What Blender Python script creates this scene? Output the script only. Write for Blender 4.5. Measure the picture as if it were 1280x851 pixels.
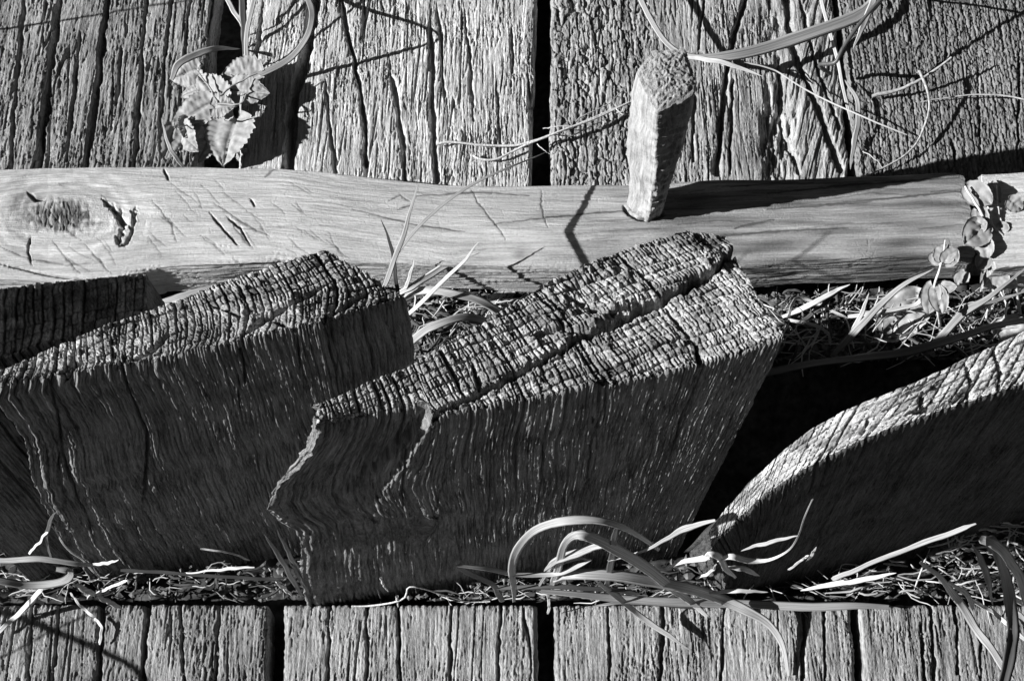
import bpy, math, random
import numpy as np
from mathutils import Vector

for o in list(bpy.data.objects):
    bpy.data.objects.remove(o, do_unlink=True)
SC = bpy.context.scene
COL = SC.collection
R = math.radians

# ------------------------------------------------------------------ camera
F_PX = 1900.0; W_PX, H_PX = 1280.0, 851.0
PITCH = R(65.0); DIST = 0.95
CY, SY = math.cos(PITCH), math.sin(PITCH)
CAM = np.array([0.0, -DIST * CY, DIST * SY])
cam = bpy.data.cameras.new('camera')
cam.sensor_width = 36.0; cam.lens = 36.0 * F_PX / W_PX
cam.clip_start = 0.01; cam.clip_end = 200.0
cam_o = bpy.data.objects.new('camera', cam); COL.objects.link(cam_o)
cam_o.location = CAM; cam_o.rotation_euler = (math.pi / 2 - PITCH, 0, 0)
SC.camera = cam_o
SC.render.resolution_x, SC.render.resolution_y = 1024, 680

# ------------------------------------------------------------------ light
SUN_EL, SUN_AZ = R(27.0), R(11.0)          # light travels towards +x and slightly +y
world = bpy.data.worlds.new('World'); SC.world = world; world.use_nodes = True
nt = world.node_tree; nt.nodes.clear()
sky = nt.nodes.new('ShaderNodeTexSky'); sky.sky_type = 'NISHITA'; sky.sun_disc = False
sky.sun_elevation = SUN_EL; sky.sun_rotation = math.atan2(-math.cos(SUN_AZ), -math.sin(SUN_AZ))
sky.altitude = 0; sky.air_density = .45; sky.dust_density = .1; sky.ozone_density = 2.0     # very clear deep-blue sky
bw = nt.nodes.new('ShaderNodeSeparateColor')     # black-and-white photograph taken with red-sensitive response: neutral light
bg = nt.nodes.new('ShaderNodeBackground'); bg.inputs['Strength'].default_value = 0.05
wo = nt.nodes.new('ShaderNodeOutputWorld')
nt.links.new(sky.outputs[0], bw.inputs[0]); nt.links.new(bw.outputs[0], bg.inputs[0]); nt.links.new(bg.outputs[0], wo.inputs[0])
LDIR = Vector((math.cos(SUN_EL) * math.cos(SUN_AZ), math.cos(SUN_EL) * math.sin(SUN_AZ), -math.sin(SUN_EL)))
sun = bpy.data.lights.new('sun', 'SUN'); sun.energy = 5.0; sun.angle = R(0.5); sun.color = (1, 1, 1)
sun_o = bpy.data.objects.new('sun', sun); COL.objects.link(sun_o)
sun_o.rotation_euler = LDIR.to_track_quat('-Z', 'Y').to_euler(); sun_o.location = (-3, -0.2, 2.5)
vs = SC.view_settings
vs.view_transform = 'Standard'; vs.look = 'None'; vs.gamma = 1.0; vs.use_curve_mapping = False
vs.exposure = 0.9

# ------------------------------------------------------------------ geometry helpers
def ray(px, py):
    px = np.asarray(px, float); py = np.asarray(py, float)
    a = (px - W_PX / 2) / F_PX; b = -(py - H_PX / 2) / F_PX
    return a, CY + b * SY, -SY + b * CY
def atz(px, py, z):                        # where a line of sight meets a level z
    dx, dy, dz = ray(px, py); t = (np.asarray(z, float) - CAM[2]) / dz
    return np.stack([CAM[0] + dx * t, CAM[1] + dy * t, CAM[2] + dz * t], -1)
def aty(px, py, y):                        # ... an upright plane y
    dx, dy, dz = ray(px, py); t = (np.asarray(y, float) - CAM[1]) / dy
    return np.stack([CAM[0] + dx * t, CAM[1] + dy * t, CAM[2] + dz * t], -1)
def proj(P):
    d = P - CAM
    zc = d[..., 1] * CY - d[..., 2] * SY
    yc = d[..., 1] * SY + d[..., 2] * CY
    return W_PX / 2 + F_PX * d[..., 0] / zc, H_PX / 2 - F_PX * yc / zc

_rs = np.random.RandomState(7)
_perm = np.concatenate([_rs.permutation(256)] * 3).astype(np.int32)
_ang = _rs.rand(256) * 2 * np.pi
_gx, _gy, _val = np.cos(_ang), np.sin(_ang), _rs.rand(256)
def rnd(i, j=0, seed=0):
    i = np.asarray(i).astype(np.int64); j = np.asarray(j).astype(np.int64)
    return _val[_perm[(_perm[(i + 37 * seed) & 255] + j + 11 * seed) & 255]]
def noise(x, y, seed=0):
    x = np.asarray(x, float) + 17.13 * seed; y = np.asarray(y, float) + 9.71 * seed
    x, y = np.broadcast_arrays(x, y)
    xf, yf = np.floor(x), np.floor(y)
    xi, yi = xf.astype(np.int64) & 255, yf.astype(np.int64) & 255
    u, v = x - xf, y - yf
    su, sv = u * u * u * (u * (u * 6 - 15) + 10), v * v * v * (v * (v * 6 - 15) + 10)
    def g(ox, oy):
        h = _perm[_perm[(xi + ox) & 255] + ((yi + oy) & 255)]
        return _gx[h] * (u - ox) + _gy[h] * (v - oy)
    a = g(0, 0) * (1 - su) + g(1, 0) * su
    b = g(0, 1) * (1 - su) + g(1, 1) * su
    return (a * (1 - sv) + b * sv) * 1.5
def fbm(x, y, o=3, seed=0):
    r = 0; a = 1.0
    for k in range(o):
        r = r + a * noise(x * 2 ** k, y * 2 ** k, seed + k * 3); a *= .5
    return r
def sst(a, b, x):
    t = np.clip((x - a) / (b - a), 0, 1); return t * t * (3 - 2 * t)
def groove(n, w):
    return np.exp(-(n / w) ** 2)
def cells(x, y, seed=0, jit=.8):
    xf, yf = np.floor(x), np.floor(y)
    f1 = np.full(np.shape(x), 9.0); f2 = f1.copy(); idv = np.zeros(np.shape(x))
    for i in (-1, 0, 1):
        for j in (-1, 0, 1):
            cx, cy = xf + i, yf + j
            d = np.hypot(cx + .5 + jit * (rnd(cx, cy, seed) - .5) - x, cy + .5 + jit * (rnd(cx, cy, seed + 5) - .5) - y)
            m = d < f1
            f2 = np.where(m, f1, np.minimum(f2, d)); idv = np.where(m, rnd(cx, cy, seed + 9), idv); f1 = np.where(m, d, f1)
    return f1, f2, idv
def pdist(px, py, pts):                    # distance to a polyline and position along it
    best = np.full(px.shape, 1e9); par = np.zeros(px.shape); n = len(pts) - 1
    for k in range(n):
        (ax, ay), (bx, by) = pts[k], pts[k + 1]
        vx, vy = bx - ax, by - ay
        t = np.clip(((px - ax) * vx + (py - ay) * vy) / (vx * vx + vy * vy + 1e-9), 0, 1)
        d = np.hypot(px - ax - t * vx, py - ay - t * vy)
        m = d < best; best = np.where(m, d, best); par = np.where(m, (k + t) / n, par)
    return best, par
def crack(h, px, py, pts, w, depth, taper=(True, True), seed=0):
    qx = px + 2.2 * noise(px / 14, py / 26, seed + 2) + 1.3 * noise(px / 4, py / 7, seed + 3)
    d, t = pdist(qx, py, pts)
    k = np.ones_like(t)
    if taper[0]: k = k * sst(0, .25, t)
    if taper[1]: k = k * sst(0, .25, 1 - t)
    ww = w * (.25 + .75 * k) * (1 + .5 * noise(px / 20, py / 20, seed + 4))
    return h - depth * np.exp(-np.abs(d / np.maximum(ww * .8, .3)) ** 3) * (k ** .5)

def mesh_obj(name, verts, quads, mat, parent=None, grain=None, tone=None, smooth=True, tris=None):
    verts = np.asarray(verts, np.float32).reshape(-1, 3)
    me = bpy.data.meshes.new(name)
    quads = np.asarray(quads, np.int32).reshape(-1, 4)
    nq = len(quads); nt_ = 0 if tris is None else len(tris)
    me.vertices.add(len(verts)); me.vertices.foreach_set('co', verts.ravel())
    loops = quads.ravel() if not nt_ else np.concatenate([quads.ravel(), np.asarray(tris, np.int32).ravel()])
    me.loops.add(len(loops)); me.loops.foreach_set('vertex_index', loops.astype(np.int32))
    me.polygons.add(nq + nt_)
    starts = np.concatenate([np.arange(nq) * 4, nq * 4 + np.arange(nt_) * 3]).astype(np.int32)
    me.polygons.foreach_set('loop_start', starts)
    me.polygons.foreach_set('use_smooth', np.full(nq + nt_, smooth))
    me.update(calc_edges=True)
    if grain is not None:
        a = me.attributes.new('grain', 'FLOAT_VECTOR', 'POINT')
        a.data.foreach_set('vector', np.asarray(grain, np.float32).reshape(-1, 3).ravel())
    if tone is not None:
        a = me.attributes.new('tone', 'FLOAT', 'POINT')
        a.data.foreach_set('value', np.asarray(tone, np.float32).ravel())
    me.materials.append(mat)
    o = bpy.data.objects.new(name, me); COL.objects.link(o)
    if parent is not None: o.parent = parent; o.matrix_parent_inverse = parent.matrix_world.inverted()
    return o
def local(o_parent_loc, verts):
    return np.asarray(verts) - np.asarray(o_parent_loc)
def thing(name, loc, label, cat, group=None):
    o = bpy.data.objects.new(name, None); COL.objects.link(o)
    o.empty_display_size = .02; o.location = loc
    o['label'] = label; o['category'] = cat
    if group: o['group'] = group
    return o
def part(name, parent, verts, quads, mat, **kw):       # vertices in world space, stored relative to the thing
    loc = np.zeros(3); p = parent
    while p is not None: loc = loc + np.array(p.location); p = p.parent
    o = mesh_obj(name, np.asarray(verts).reshape(-1, 3) - loc, quads, mat, None, **kw)
    o.parent = parent
    return o
def gridq(nu, nv, off=0, flip=False):                   # vertex (i,j) at i*nv+j
    i, j = np.meshgrid(np.arange(nu - 1), np.arange(nv - 1), indexing='ij')
    a = (i * nv + j).ravel() + off
    q = np.stack([a, a + nv, a + nv + 1, a + 1], 1)
    return q[:, ::-1] if flip else q

# ------------------------------------------------------------------ materials (all neutral greys: monochrome photograph)
def wood(name, lo, hi, su=1.3, sv=26.0, patch=.35, patch_mm=38.0, rough=.85, bump=.35, spec=.18, tone=0.0):
    m = bpy.data.materials.new(name); m.use_nodes = True
    n, l = m.node_tree.nodes, m.node_tree.links
    b = n['Principled BSDF']; b.inputs['Roughness'].default_value = rough; b.inputs['Specular IOR Level'].default_value = spec
    at = n.new('ShaderNodeAttribute'); at.attribute_name = 'grain'
    def nz(sx, sy, det=4, rgh=.6):
        mp = n.new('ShaderNodeMapping'); mp.inputs['Scale'].default_value = (1 / sx, 1 / sy, 1 / sx)
        t = n.new('ShaderNodeTexNoise'); t.inputs['Scale'].default_value = 1; t.inputs['Detail'].default_value = det; t.inputs['Roughness'].default_value = rgh
        l.new(at.outputs['Vector'], mp.inputs[0]); l.new(mp.outputs[0], t.inputs['Vector']); return t.outputs['Fac']
    def mth(op, a, b_, c=None):
        x = n.new('ShaderNodeMath'); x.operation = op
        for k, v in enumerate((a, b_, c)):
            if v is None: continue
            if isinstance(v, (int, float)): x.inputs[k].default_value = v
            else: l.new(v, x.inputs[k])
        return x.outputs[0]
    f = mth('MULTIPLY', nz(su, sv), 1.25)
    f = mth('MULTIPLY_ADD', nz(patch_mm, patch_mm * 1.6, 3), patch * 1.3, f)
    f = mth('MULTIPLY_ADD', nz(.6, 2.6, 2), .6, f)
    f = mth('MULTIPLY_ADD', nz(su * 3.5, sv * 2.5, 2), .5, f)
    f = mth('SUBTRACT', f, (1.25 + patch * 1.3 + .6 + .5) / 2 - .5)
    r = n.new('ShaderNodeMapRange'); r.inputs['From Min'].default_value = .15; r.inputs['From Max'].default_value = .85
    r.inputs['To Min'].default_value = lo; r.inputs['To Max'].default_value = hi
    l.new(f, r.inputs['Value']); out = r.outputs[0]
    if tone:                                # the wood's own lighter and darker blocks
        ta = n.new('ShaderNodeAttribute'); ta.attribute_name = 'tone'
        out = mth('MULTIPLY', out, mth('MAXIMUM', mth('MULTIPLY_ADD', ta.outputs['Fac'], tone, 1.0), .2))
    l.new(out, b.inputs['Base Color'])
    bp = n.new('ShaderNodeBump'); bp.inputs['Strength'].default_value = bump; bp.inputs['Distance'].default_value = .0011
    hb = mth('MULTIPLY_ADD', nz(.55, 9, 3, .7), .7, mth('MULTIPLY', nz(.5, .9, 2), .45))
    l.new(hb, bp.inputs['Height']); l.new(bp.outputs[0], b.inputs['Normal'])
    return m
M_PLANK = wood('weathered_plank_wood', .04, .44, bump=.8, patch=.5)
M_PLANK_MID = wood('mid_plank_wood', .06, .52, bump=.9, patch=.5)
M_PLANK_PALE = wood('bleached_plank_wood', .15, .74, bump=.8, patch=.4)
M_PLANK_DARK = wood('dark_plank_wood', .07, .30, su=1.2, sv=6, bump=.8, patch=.55)
M_SIDE = wood('post_side_wood', .04, .33, su=.9, sv=20, bump=1.0, patch=.5, patch_mm=24, spec=.06)
M_END = wood('end_grain_wood', .08, .50, su=1.2, sv=1.5, bump=.9, patch=.3, patch_mm=12, tone=.9)
M_END_PALE = wood('sun_toned_end_grain_wood', .15, .62, su=1.2, sv=1.5, bump=.9, patch=.3, patch_mm=12, tone=.8)  # worn post's top: stronger sunlight put into a lighter base colour
M_SIDE_DARK = wood('shade_toned_side_wood', .015, .13, su=.9, sv=20, bump=1.0, patch=.5, patch_mm=24, spec=.05)  # worn post's face: shade put into a near-black base colour
M_PEG = wood('peg_wood', .17, .48, su=1.0, sv=26, bump=.5, patch=.4, patch_mm=14)

def plain(name, v, rough=.6, var=.25, scale=180.0, spec=.3, trans=0.0, stripes=False):
    m = bpy.data.materials.new(name); m.use_nodes = True
    n, l = m.node_tree.nodes, m.node_tree.links
    b = n['Principled BSDF']; b.inputs['Roughness'].default_value = rough; b.inputs['Specular IOR Level'].default_value = spec
    tc = n.new('ShaderNodeTexCoord'); t = n.new('ShaderNodeTexNoise'); t.inputs['Scale'].default_value = scale; t.inputs['Detail'].default_value = 4
    if stripes:
        at = n.new('ShaderNodeAttribute'); at.attribute_name = 'grain'
        mp = n.new('ShaderNodeMapping'); mp.inputs['Scale'].default_value = (1.6, .06, 1)
        l.new(at.outputs['Vector'], mp.inputs[0]); l.new(mp.outputs[0], t.inputs['Vector']); t.inputs['Scale'].default_value = 1.0
    else:
        l.new(tc.outputs['Object'], t.inputs['Vector'])
    r = n.new('ShaderNodeMapRange'); r.inputs['From Min'].default_value = .3; r.inputs['From Max'].default_value = .7
    r.inputs['To Min'].default_value = v * (1 - var); r.inputs['To Max'].default_value = v * (1 + var)
    l.new(t.outputs['Fac'], r.inputs['Value']); l.new(r.outputs[0], b.inputs['Base Color'])
    if trans > 0:
        tr = n.new('ShaderNodeBsdfTranslucent'); mx = n.new('ShaderNodeMixShader'); mx.inputs[0].default_value = trans
        l.new(r.outputs[0], tr.inputs['Color'])
        l.new(b.outputs[0], mx.inputs[1]); l.new(tr.outputs[0], mx.inputs[2]); l.new(mx.outputs[0], n['Material Output'].inputs['Surface'])
    return m
M_GRASS = plain('grass_blade', .38, .5, .5, trans=.2, stripes=True, spec=.4)
M_GRASSM = plain('mid_grass_blade', .22, .55, .5, trans=.15, stripes=True, spec=.3)
M_GRASSD = plain('dark_grass_blade', .09, .4, .3, trans=.15, stripes=True, spec=.4)
M_STRAW = plain('dry_straw', .55, .7, .45, trans=.1, stripes=True)
M_LEAF = plain('leaf', .33, .6, .22, 260, trans=.15)
M_STEM = plain('pale_stem', .55, .6, .3)
M_TWIG = plain('grey_twig', .34, .8, .4, 400)
M_SOIL = plain('soil', .05, .95, .6, 220)
M_LITTER = plain('dry_litter', .40, .8, .5, 160)

# ------------------------------------------------------------------ ground
def ground():
    xs = np.concatenate([[-40, -8, -2, -1], np.arange(-.6, .6, .0035), [1, 2, 8, 40]])
    ys = np.concatenate([[-40, -8, -2, -1], np.arange(-.26, .16, .0035), [.3, 1, 2, 8, 40]])
    X, Y = np.meshgrid(xs, ys, indexing='ij')
    Z = -.034 + .007 * fbm(X * 30, Y * 30, 3, 1) + .004 * noise(X * 170, Y * 170, 2)
    Z = np.where((np.abs(X) > .62) | (np.abs(Y + .05) > .25), -.045, Z)
    o = mesh_obj('ground', np.stack([X, Y, Z], -1), gridq(len(xs), len(ys)), M_SOIL)
    o['kind'] = 'structure'; o['label'] = 'dark soil between and under the planks'
ground()

# ------------------------------------------------------------------ plank decks
def fibre(u, v, seed, amp=1.0, coarse=1.0):
    """relief in mm; u across, v along the grain in mm"""
    uu = u + 2.2 * noise(u / 26, v / 70, seed) + .5 * noise(u / 7, v / 45, seed + 1) + .12 * noise(u / 2, v / 12, seed + 11)
    n1 = noise(uu / (2.6 * coarse), v / 55, seed + 2); n2 = noise(uu / (1.2 * coarse), v / 28, seed + 3); n3 = noise(uu / 7, v / 110, seed + 4)
    h = .26 * n1 + .22 * n2 + .55 * n3
    act = .4 + .6 * sst(-.3, .5, noise(u / 22, v / 60, seed + 8))
    h -= 2.0 * groove(n1, .055) * act + .6 * groove(n2, .08)
    c = noise(uu / 10, v / 170, seed + 5)
    h -= 5.0 * groove(c, .032) * sst(-.05, .35, noise(u / 30, v / 75, seed + 6))
    # splintered plates
    a, b, k = cells(uu / (2.0 * coarse), v / 30 + .4 * noise(u / 5, v / 9, seed + 12), seed + 13, .95)
    pl = sst(-.35, .3, noise(u / 16, v / 28, seed + 14))
    h += pl * (.9 * (k - .5) - 1.4 * groove(b - a, .065))
    a, b, k = cells(uu / (1.15 * coarse), v / 10, seed + 16, .95)
    pl = sst(-.1, .5, noise(u / 12, v / 16, seed + 15))
    h += pl * (.6 * (k - .5) - .7 * groove(b - a, .10))
    h += .28 * noise(uu / .85, v / 6, seed + 10) + .12 * noise(u / .8, v / 1.2, seed + 17)
    h *= .55 + .6 * sst(-.5, .5, noise(u / 40, v / 60, seed + 18))
    return h * amp
def plank(parent, xl, xr, ys, seed, mat, du=.00052, feats=None, amp=1.0, coarse=1.0, thick=.028, z0=0.0, edge_rough=1.0):
    """xl, xr: edge x as functions of y"""
    ys = np.asarray(ys)
    L, Rr = xl(ys), xr(ys)
    nu = max(8, int(np.max(Rr - L) / du)); s = np.linspace(0, 1, nu)
    S, Y = np.meshgrid(s, ys, indexing='ij')
    Le = L + .0012 * edge_rough * noise(ys * 60, ys * 0, seed + 31) + .0006 * noise(ys * 300, ys * 0, seed + 32)
    Re = Rr + .0012 * edge_rough * noise(ys * 60, ys * 0, seed + 33) + .0006 * noise(ys * 300, ys * 0, seed + 34)
    X = Le[None] + S * (Re - Le)[None]
    u, v = X * 1000, Y * 1000
    um = (X - L[None]) * 1000
    PX, PY = proj(np.stack([X, Y, np.zeros_like(X)], -1))
    h = fibre(u, v, seed, amp, coarse)
    h = h + 1.2 * noise(u / 55, v / 140, seed + 20)
    if feats: h = feats(h, u, v, PX, PY)
    e = np.minimum(X - Le[None], Re[None] - X) * 1000
    h = h - 3.5 * np.exp(-e / (1.2 + .8 * noise(v / 14, e * 0, seed + 21) ** 2))
    e2 = np.minimum(Y - ys[0], ys[-1] - Y) * 1000
    h = h - 2.2 * np.exp(-e2 / 1.4) * (1 + .8 * noise(u / 3, v * 0, seed + 22))
    h = np.maximum(h, -thick * 1000 * .8)
    Z = z0 + h / 1000
    top = np.stack([X, Y, Z], -1).reshape(-1, 3)
    grain = np.stack([u, v, h], -1).reshape(-1, 3)
    nv = len(ys)
    q = [gridq(nu, nv)]
    loop = np.concatenate([np.arange(0, nv), np.arange(1, nu) * nv + nv - 1, (nu - 1) * nv + np.arange(nv - 2, -1, -1), np.arange(nu - 2, 0, -1) * nv])
    low = top[loop].copy(); low[:, 2] = z0 - thick
    base = len(top); m = len(loop); nx = np.roll(np.arange(m), -1)
    q.append(np.stack([loop, loop[nx], base + nx, base + np.arange(m)], 1))
    gl = grain[loop].copy(); gl[:, 2] -= 20
    return part('plank', parent, np.concatenate([top, low]), np.concatenate(q), mat, grain=np.concatenate([grain, gl]))
def edge_line(pa, pb):                    # x(y) through two picture points on the deck level
    a, b = atz(*pa, 0), atz(*pb, 0)
    k = (b[0] - a[0]) / (b[1] - a[1])
    return lambda y: a[0] + k * (np.asarray(y) - a[1])
def shifted(f, d): return lambda y: f(y) + d

Y_UP = np.concatenate([np.arange(.060, .086, .004), np.arange(.086, .285, .00112), .285 + np.cumsum(.001 * 1.12 ** np.arange(1, 34))])
Y_LO = np.concatenate([-.1685 - np.cumsum(.001 * 1.12 ** np.arange(1, 34))[::-1] - .06, np.arange(-.2285, -.1680, .00085)])

upper = thing('plank_deck', (0, .06, 0), 'weathered deck planks running away behind the pegged beam, nettle growing in one gap', 'deck')
eA_r = edge_line((268, 0), (243, 210)); eB_l = edge_line((308, 0), (296, 210))
eB_r = edge_line((671, 0), (664, 210)); eC_l = edge_line((689, 0), (688, 210))
eC_r = edge_line((1042, 0), (1062, 212)); eD_l = edge_line((1049, 0), (1071, 212))
def fA(h, u, v, X, Y):
    for k, (p, w, d) in enumerate([([(78, -60), (74, 0), (62, 90), (46, 215)], 4.5, 9), ([(140, -50), (134, 0), (124, 90), (106, 215)], 4, 8), ([(30, 0), (22, 90), (12, 215)], 2.5, 4),
                    ([(186, -30), (178, 60), (168, 215)], 2.5, 5), ([(100, 40), (92, 120), (82, 200)], 2, 4), ([(215, 0), (205, 80), (200, 160)], 2, 4), ([(238, 0), (228, 90), (220, 160)], 2, 4), ([(152, 60), (145, 130)], 2, 4)]):
        h = crack(h, X, Y, p, w, d, (False, False), k)
    return h * 1.15
def fB(h, u, v, X, Y):
    for k, (p, w, d) in enumerate([([(400, -60), (385, 60), (371, 110), (365, 150), (361, 215)], 6.5, 16), ([(424, -40), (431, 25), (446, 90), (456, 150), (457, 205)], 3.2, 8), ([(538, 20), (540, 70), (540, 130), (546, 225)], 4, 8),
                    ([(483, 60), (500, 150), (508, 225)], 3, 6), ([(660, 90), (664, 130), (668, 225)], 3, 6), ([(640, 30), (640, 90)], 2, 4), ([(580, 0), (588, 90), (592, 150)], 2, 4),
                    ([(545, 0), (552, 50), (556, 120)], 2, 4), ([(330, 0), (322, 60), (316, 90)], 2.4, 4), ([(620, 100), (626, 200)], 2, 3.5), ([(405, 90), (420, 215)], 2, 4)]):
        h = crack(h, X, Y, p, w, d, (k > 0, False), k + 20)
    return h
def fC(h, u, v, X, Y):
    # left: scaly plates; right: fanning grain round a rotten hollow
    w1 = sst(845, 790, X); w2 = sst(935, 985, X)
    a, b, c = cells(u / 5.0 + .35 * noise(u / 8, v / 20, 60), v / 15 + .7 * noise(u / 7, v / 7, 61), 62, 1.0)
    a3, b3, c3 = cells(u / 2.4, v / 5.5 + .5 * noise(u / 4, v / 4, 58), 59, 1.0)
    plate = 1.6 * (c - .5) - 3.4 * groove(b - a, .075) + 1.0 * (c3 - .5) * sst(-.2, .3, noise(u / 13, v / 13, 57)) - .7 * groove(b3 - a3, .1) + .4 * noise(u / 2, v / 4, 63)
    uf = u + (Y - 212) * .18 * sst(930, 1010, X) + 1.2 * noise(u / 12, v / 20, 66)
    fan = 1.2 * noise(uf / 5, v / 90, 64) + .6 * noise(uf / 1.8, v / 40, 65) - 1.6 * groove(noise(uf / 3, v / 60, 67), .12)
    h = h * (1 - w1 * .7) * (1 - w2 * .7) + plate * w1 + fan * w2
    for k, (p, w, d) in enumerate([([(938, -50), (932, 0), (914, 62), (905, 120), (896, 215)], 4.2, 9), ([(916, 100), (912, 215)], 2.4, 6), ([(980, -20), (990, 50), (1004, 90), (1022, 130), (1050, 210)], 5, 8),
                    ([(1000, 0), (1020, 80), (1050, 160)], 2.2, 4), ([(868, 120), (866, 200)], 2.5, 5), ([(975, 70), (978, 150), (1000, 215)], 3, 5), ([(880, 0), (872, 60)], 2, 4)]):
        h = crack(h, X, Y, p, w, d, (False, False), k + 40)
    a2, b2, c2 = cells(u / 7, v / 8, 70)
    hol = np.exp(-(((X - 972) / 20) ** 2 + ((Y - 165) / 62) ** 2) ** 1.5) + .55 * np.exp(-((X - 968) / 16) ** 2 - ((Y - 40) / 45) ** 2)
    h = h - 8 * hol * (1 + .6 * noise(u / 4, v / 12, 71)) + hol * (1.2 * c2 - 1.5 * groove(b2 - a2, .1) + 1.5 * noise(u / 1.6, v / 10, 72))
    return h
def fD(h, u, v, X, Y):
    uu = u + .8 * noise(u / 9, v / 14, 80)
    a, b, c = cells(uu / 2.6, (v + noise(u / 6, v / 6, 81)) / 3.4, 82, .6)
    k1 = np.abs(((uu / 6.2) % 1) - .5) * 6.2
    mask = .4 + .6 * sst(-.4, .5, noise(u / 22, v / 30, 85))
    h = h * .35 + 1.2 * c - 1.5 * groove(b - a, .12) - 1.6 * groove(k1, .45) * mask + .8 * noise(u / 18, v / 25, 83)
    for k, (p, w, d) in enumerate([([(1178, 0), (1183, 60), (1183, 80)], 1.6, 4), ([(1275, 40), (1272, 215)], 2, 4), ([(1190, 170), (1196, 215)], 2.4, 4), ([(1130, 0), (1140, 60)], 1.6, 3), ([(1222, 60), (1226, 215)], 1.5, 3)]):
        h = crack(h, X, Y, p, w, d, (True, True), k + 60)
    return h
plank(upper, shifted(eA_r, -.178), eA_r, Y_UP, 101, M_PLANK, feats=fA, coarse=1.1)
plank(upper, eB_l, eB_r, Y_UP, 102, M_PLANK_PALE, feats=fB, amp=.95)
plank(upper, eC_l, eC_r, Y_UP, 103, M_PLANK_MID, feats=fC)
plank(upper, eD_l, shifted(eD_l, .172), Y_UP, 104, M_PLANK_DARK, feats=fD)
plank(upper, shifted(eA_r, -.345), shifted(eA_r, -.187), Y_UP[::3], 105, M_PLANK, du=.0016)
plank(upper, shifted(eD_l, .181), shifted(eD_l, .345), Y_UP[::3], 106, M_PLANK, du=.0016)

lower = thing('plank_deck', (0, -.168, 0), 'weathered deck planks whose sawn ends face the front of the upright posts', 'deck')
l1r = edge_line((336, 740), (334, 851)); l2l = edge_line((356, 740), (353, 851)); l2r = edge_line((672, 750), (673, 851)); l3l = edge_line((693, 750), (694, 851))
l3r = edge_line((1064, 750), (1070, 851)); l4l = edge_line((1074, 750), (1080, 851))
def lowfeat(cr, sd):
    def f(h, u, v, X, Y):
        for k, (p, w, d) in enumerate(cr): h = crack(h, X, Y, p, w, d, (False, False), k + sd)
        return h
    return f
plank(lower, shifted(l1r, -.18), l1r, Y_LO, 111, M_PLANK, feats=lowfeat([([(128, 735), (122, 851)], 4, 10), ([(186, 740), (178, 851)], 3.4, 8), ([(42, 740), (34, 851)], 2.2, 5), ([(75, 740), (66, 851)], 2, 5), ([(225, 750), (230, 851)], 2, 4), ([(275, 740), (270, 851)], 2, 4)], 100), amp=.9)
plank(lower, l2l, l2r, Y_LO, 112, M_PLANK_MID, feats=lowfeat([([(412, 750), (410, 851)], 2, 5), ([(460, 750), (458, 851)], 2, 4), ([(498, 750), (500, 851)], 2.4, 6), ([(565, 750), (562, 851)], 1.8, 4), ([(627, 750), (622, 851)], 2, 5)], 110), amp=.7)
plank(lower, l3l, l3r, Y_LO, 113, M_PLANK_MID, feats=lowfeat([([(830, 750), (826, 851)], 2.4, 5), ([(905, 760), (902, 851)], 2.4, 5), ([(1006, 750), (1003, 851)], 2.6, 7), ([(760, 760), (762, 851)], 2, 4), ([(1030, 750), (1032, 851)], 1.8, 4)], 120), amp=.75)
plank(lower, l4l, shifted(l4l, .165), Y_LO, 114, M_PLANK, feats=lowfeat([([(1162, 750), (1170, 851)], 2.4, 6), ([(1152, 780), (1157, 851)], 2.4, 6), ([(1195, 755), (1198, 840)], 2, 5), ([(1225, 790), (1228, 851)], 2, 5)], 130), amp=.75)
plank(lower, shifted(l1r, -.352), shifted(l1r, -.19), Y_LO[::3], 115, M_PLANK, du=.0016)
plank(lower, shifted(l4l, .174), shifted(l4l, .34), Y_LO[::3], 116, M_PLANK, du=.0016)

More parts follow.
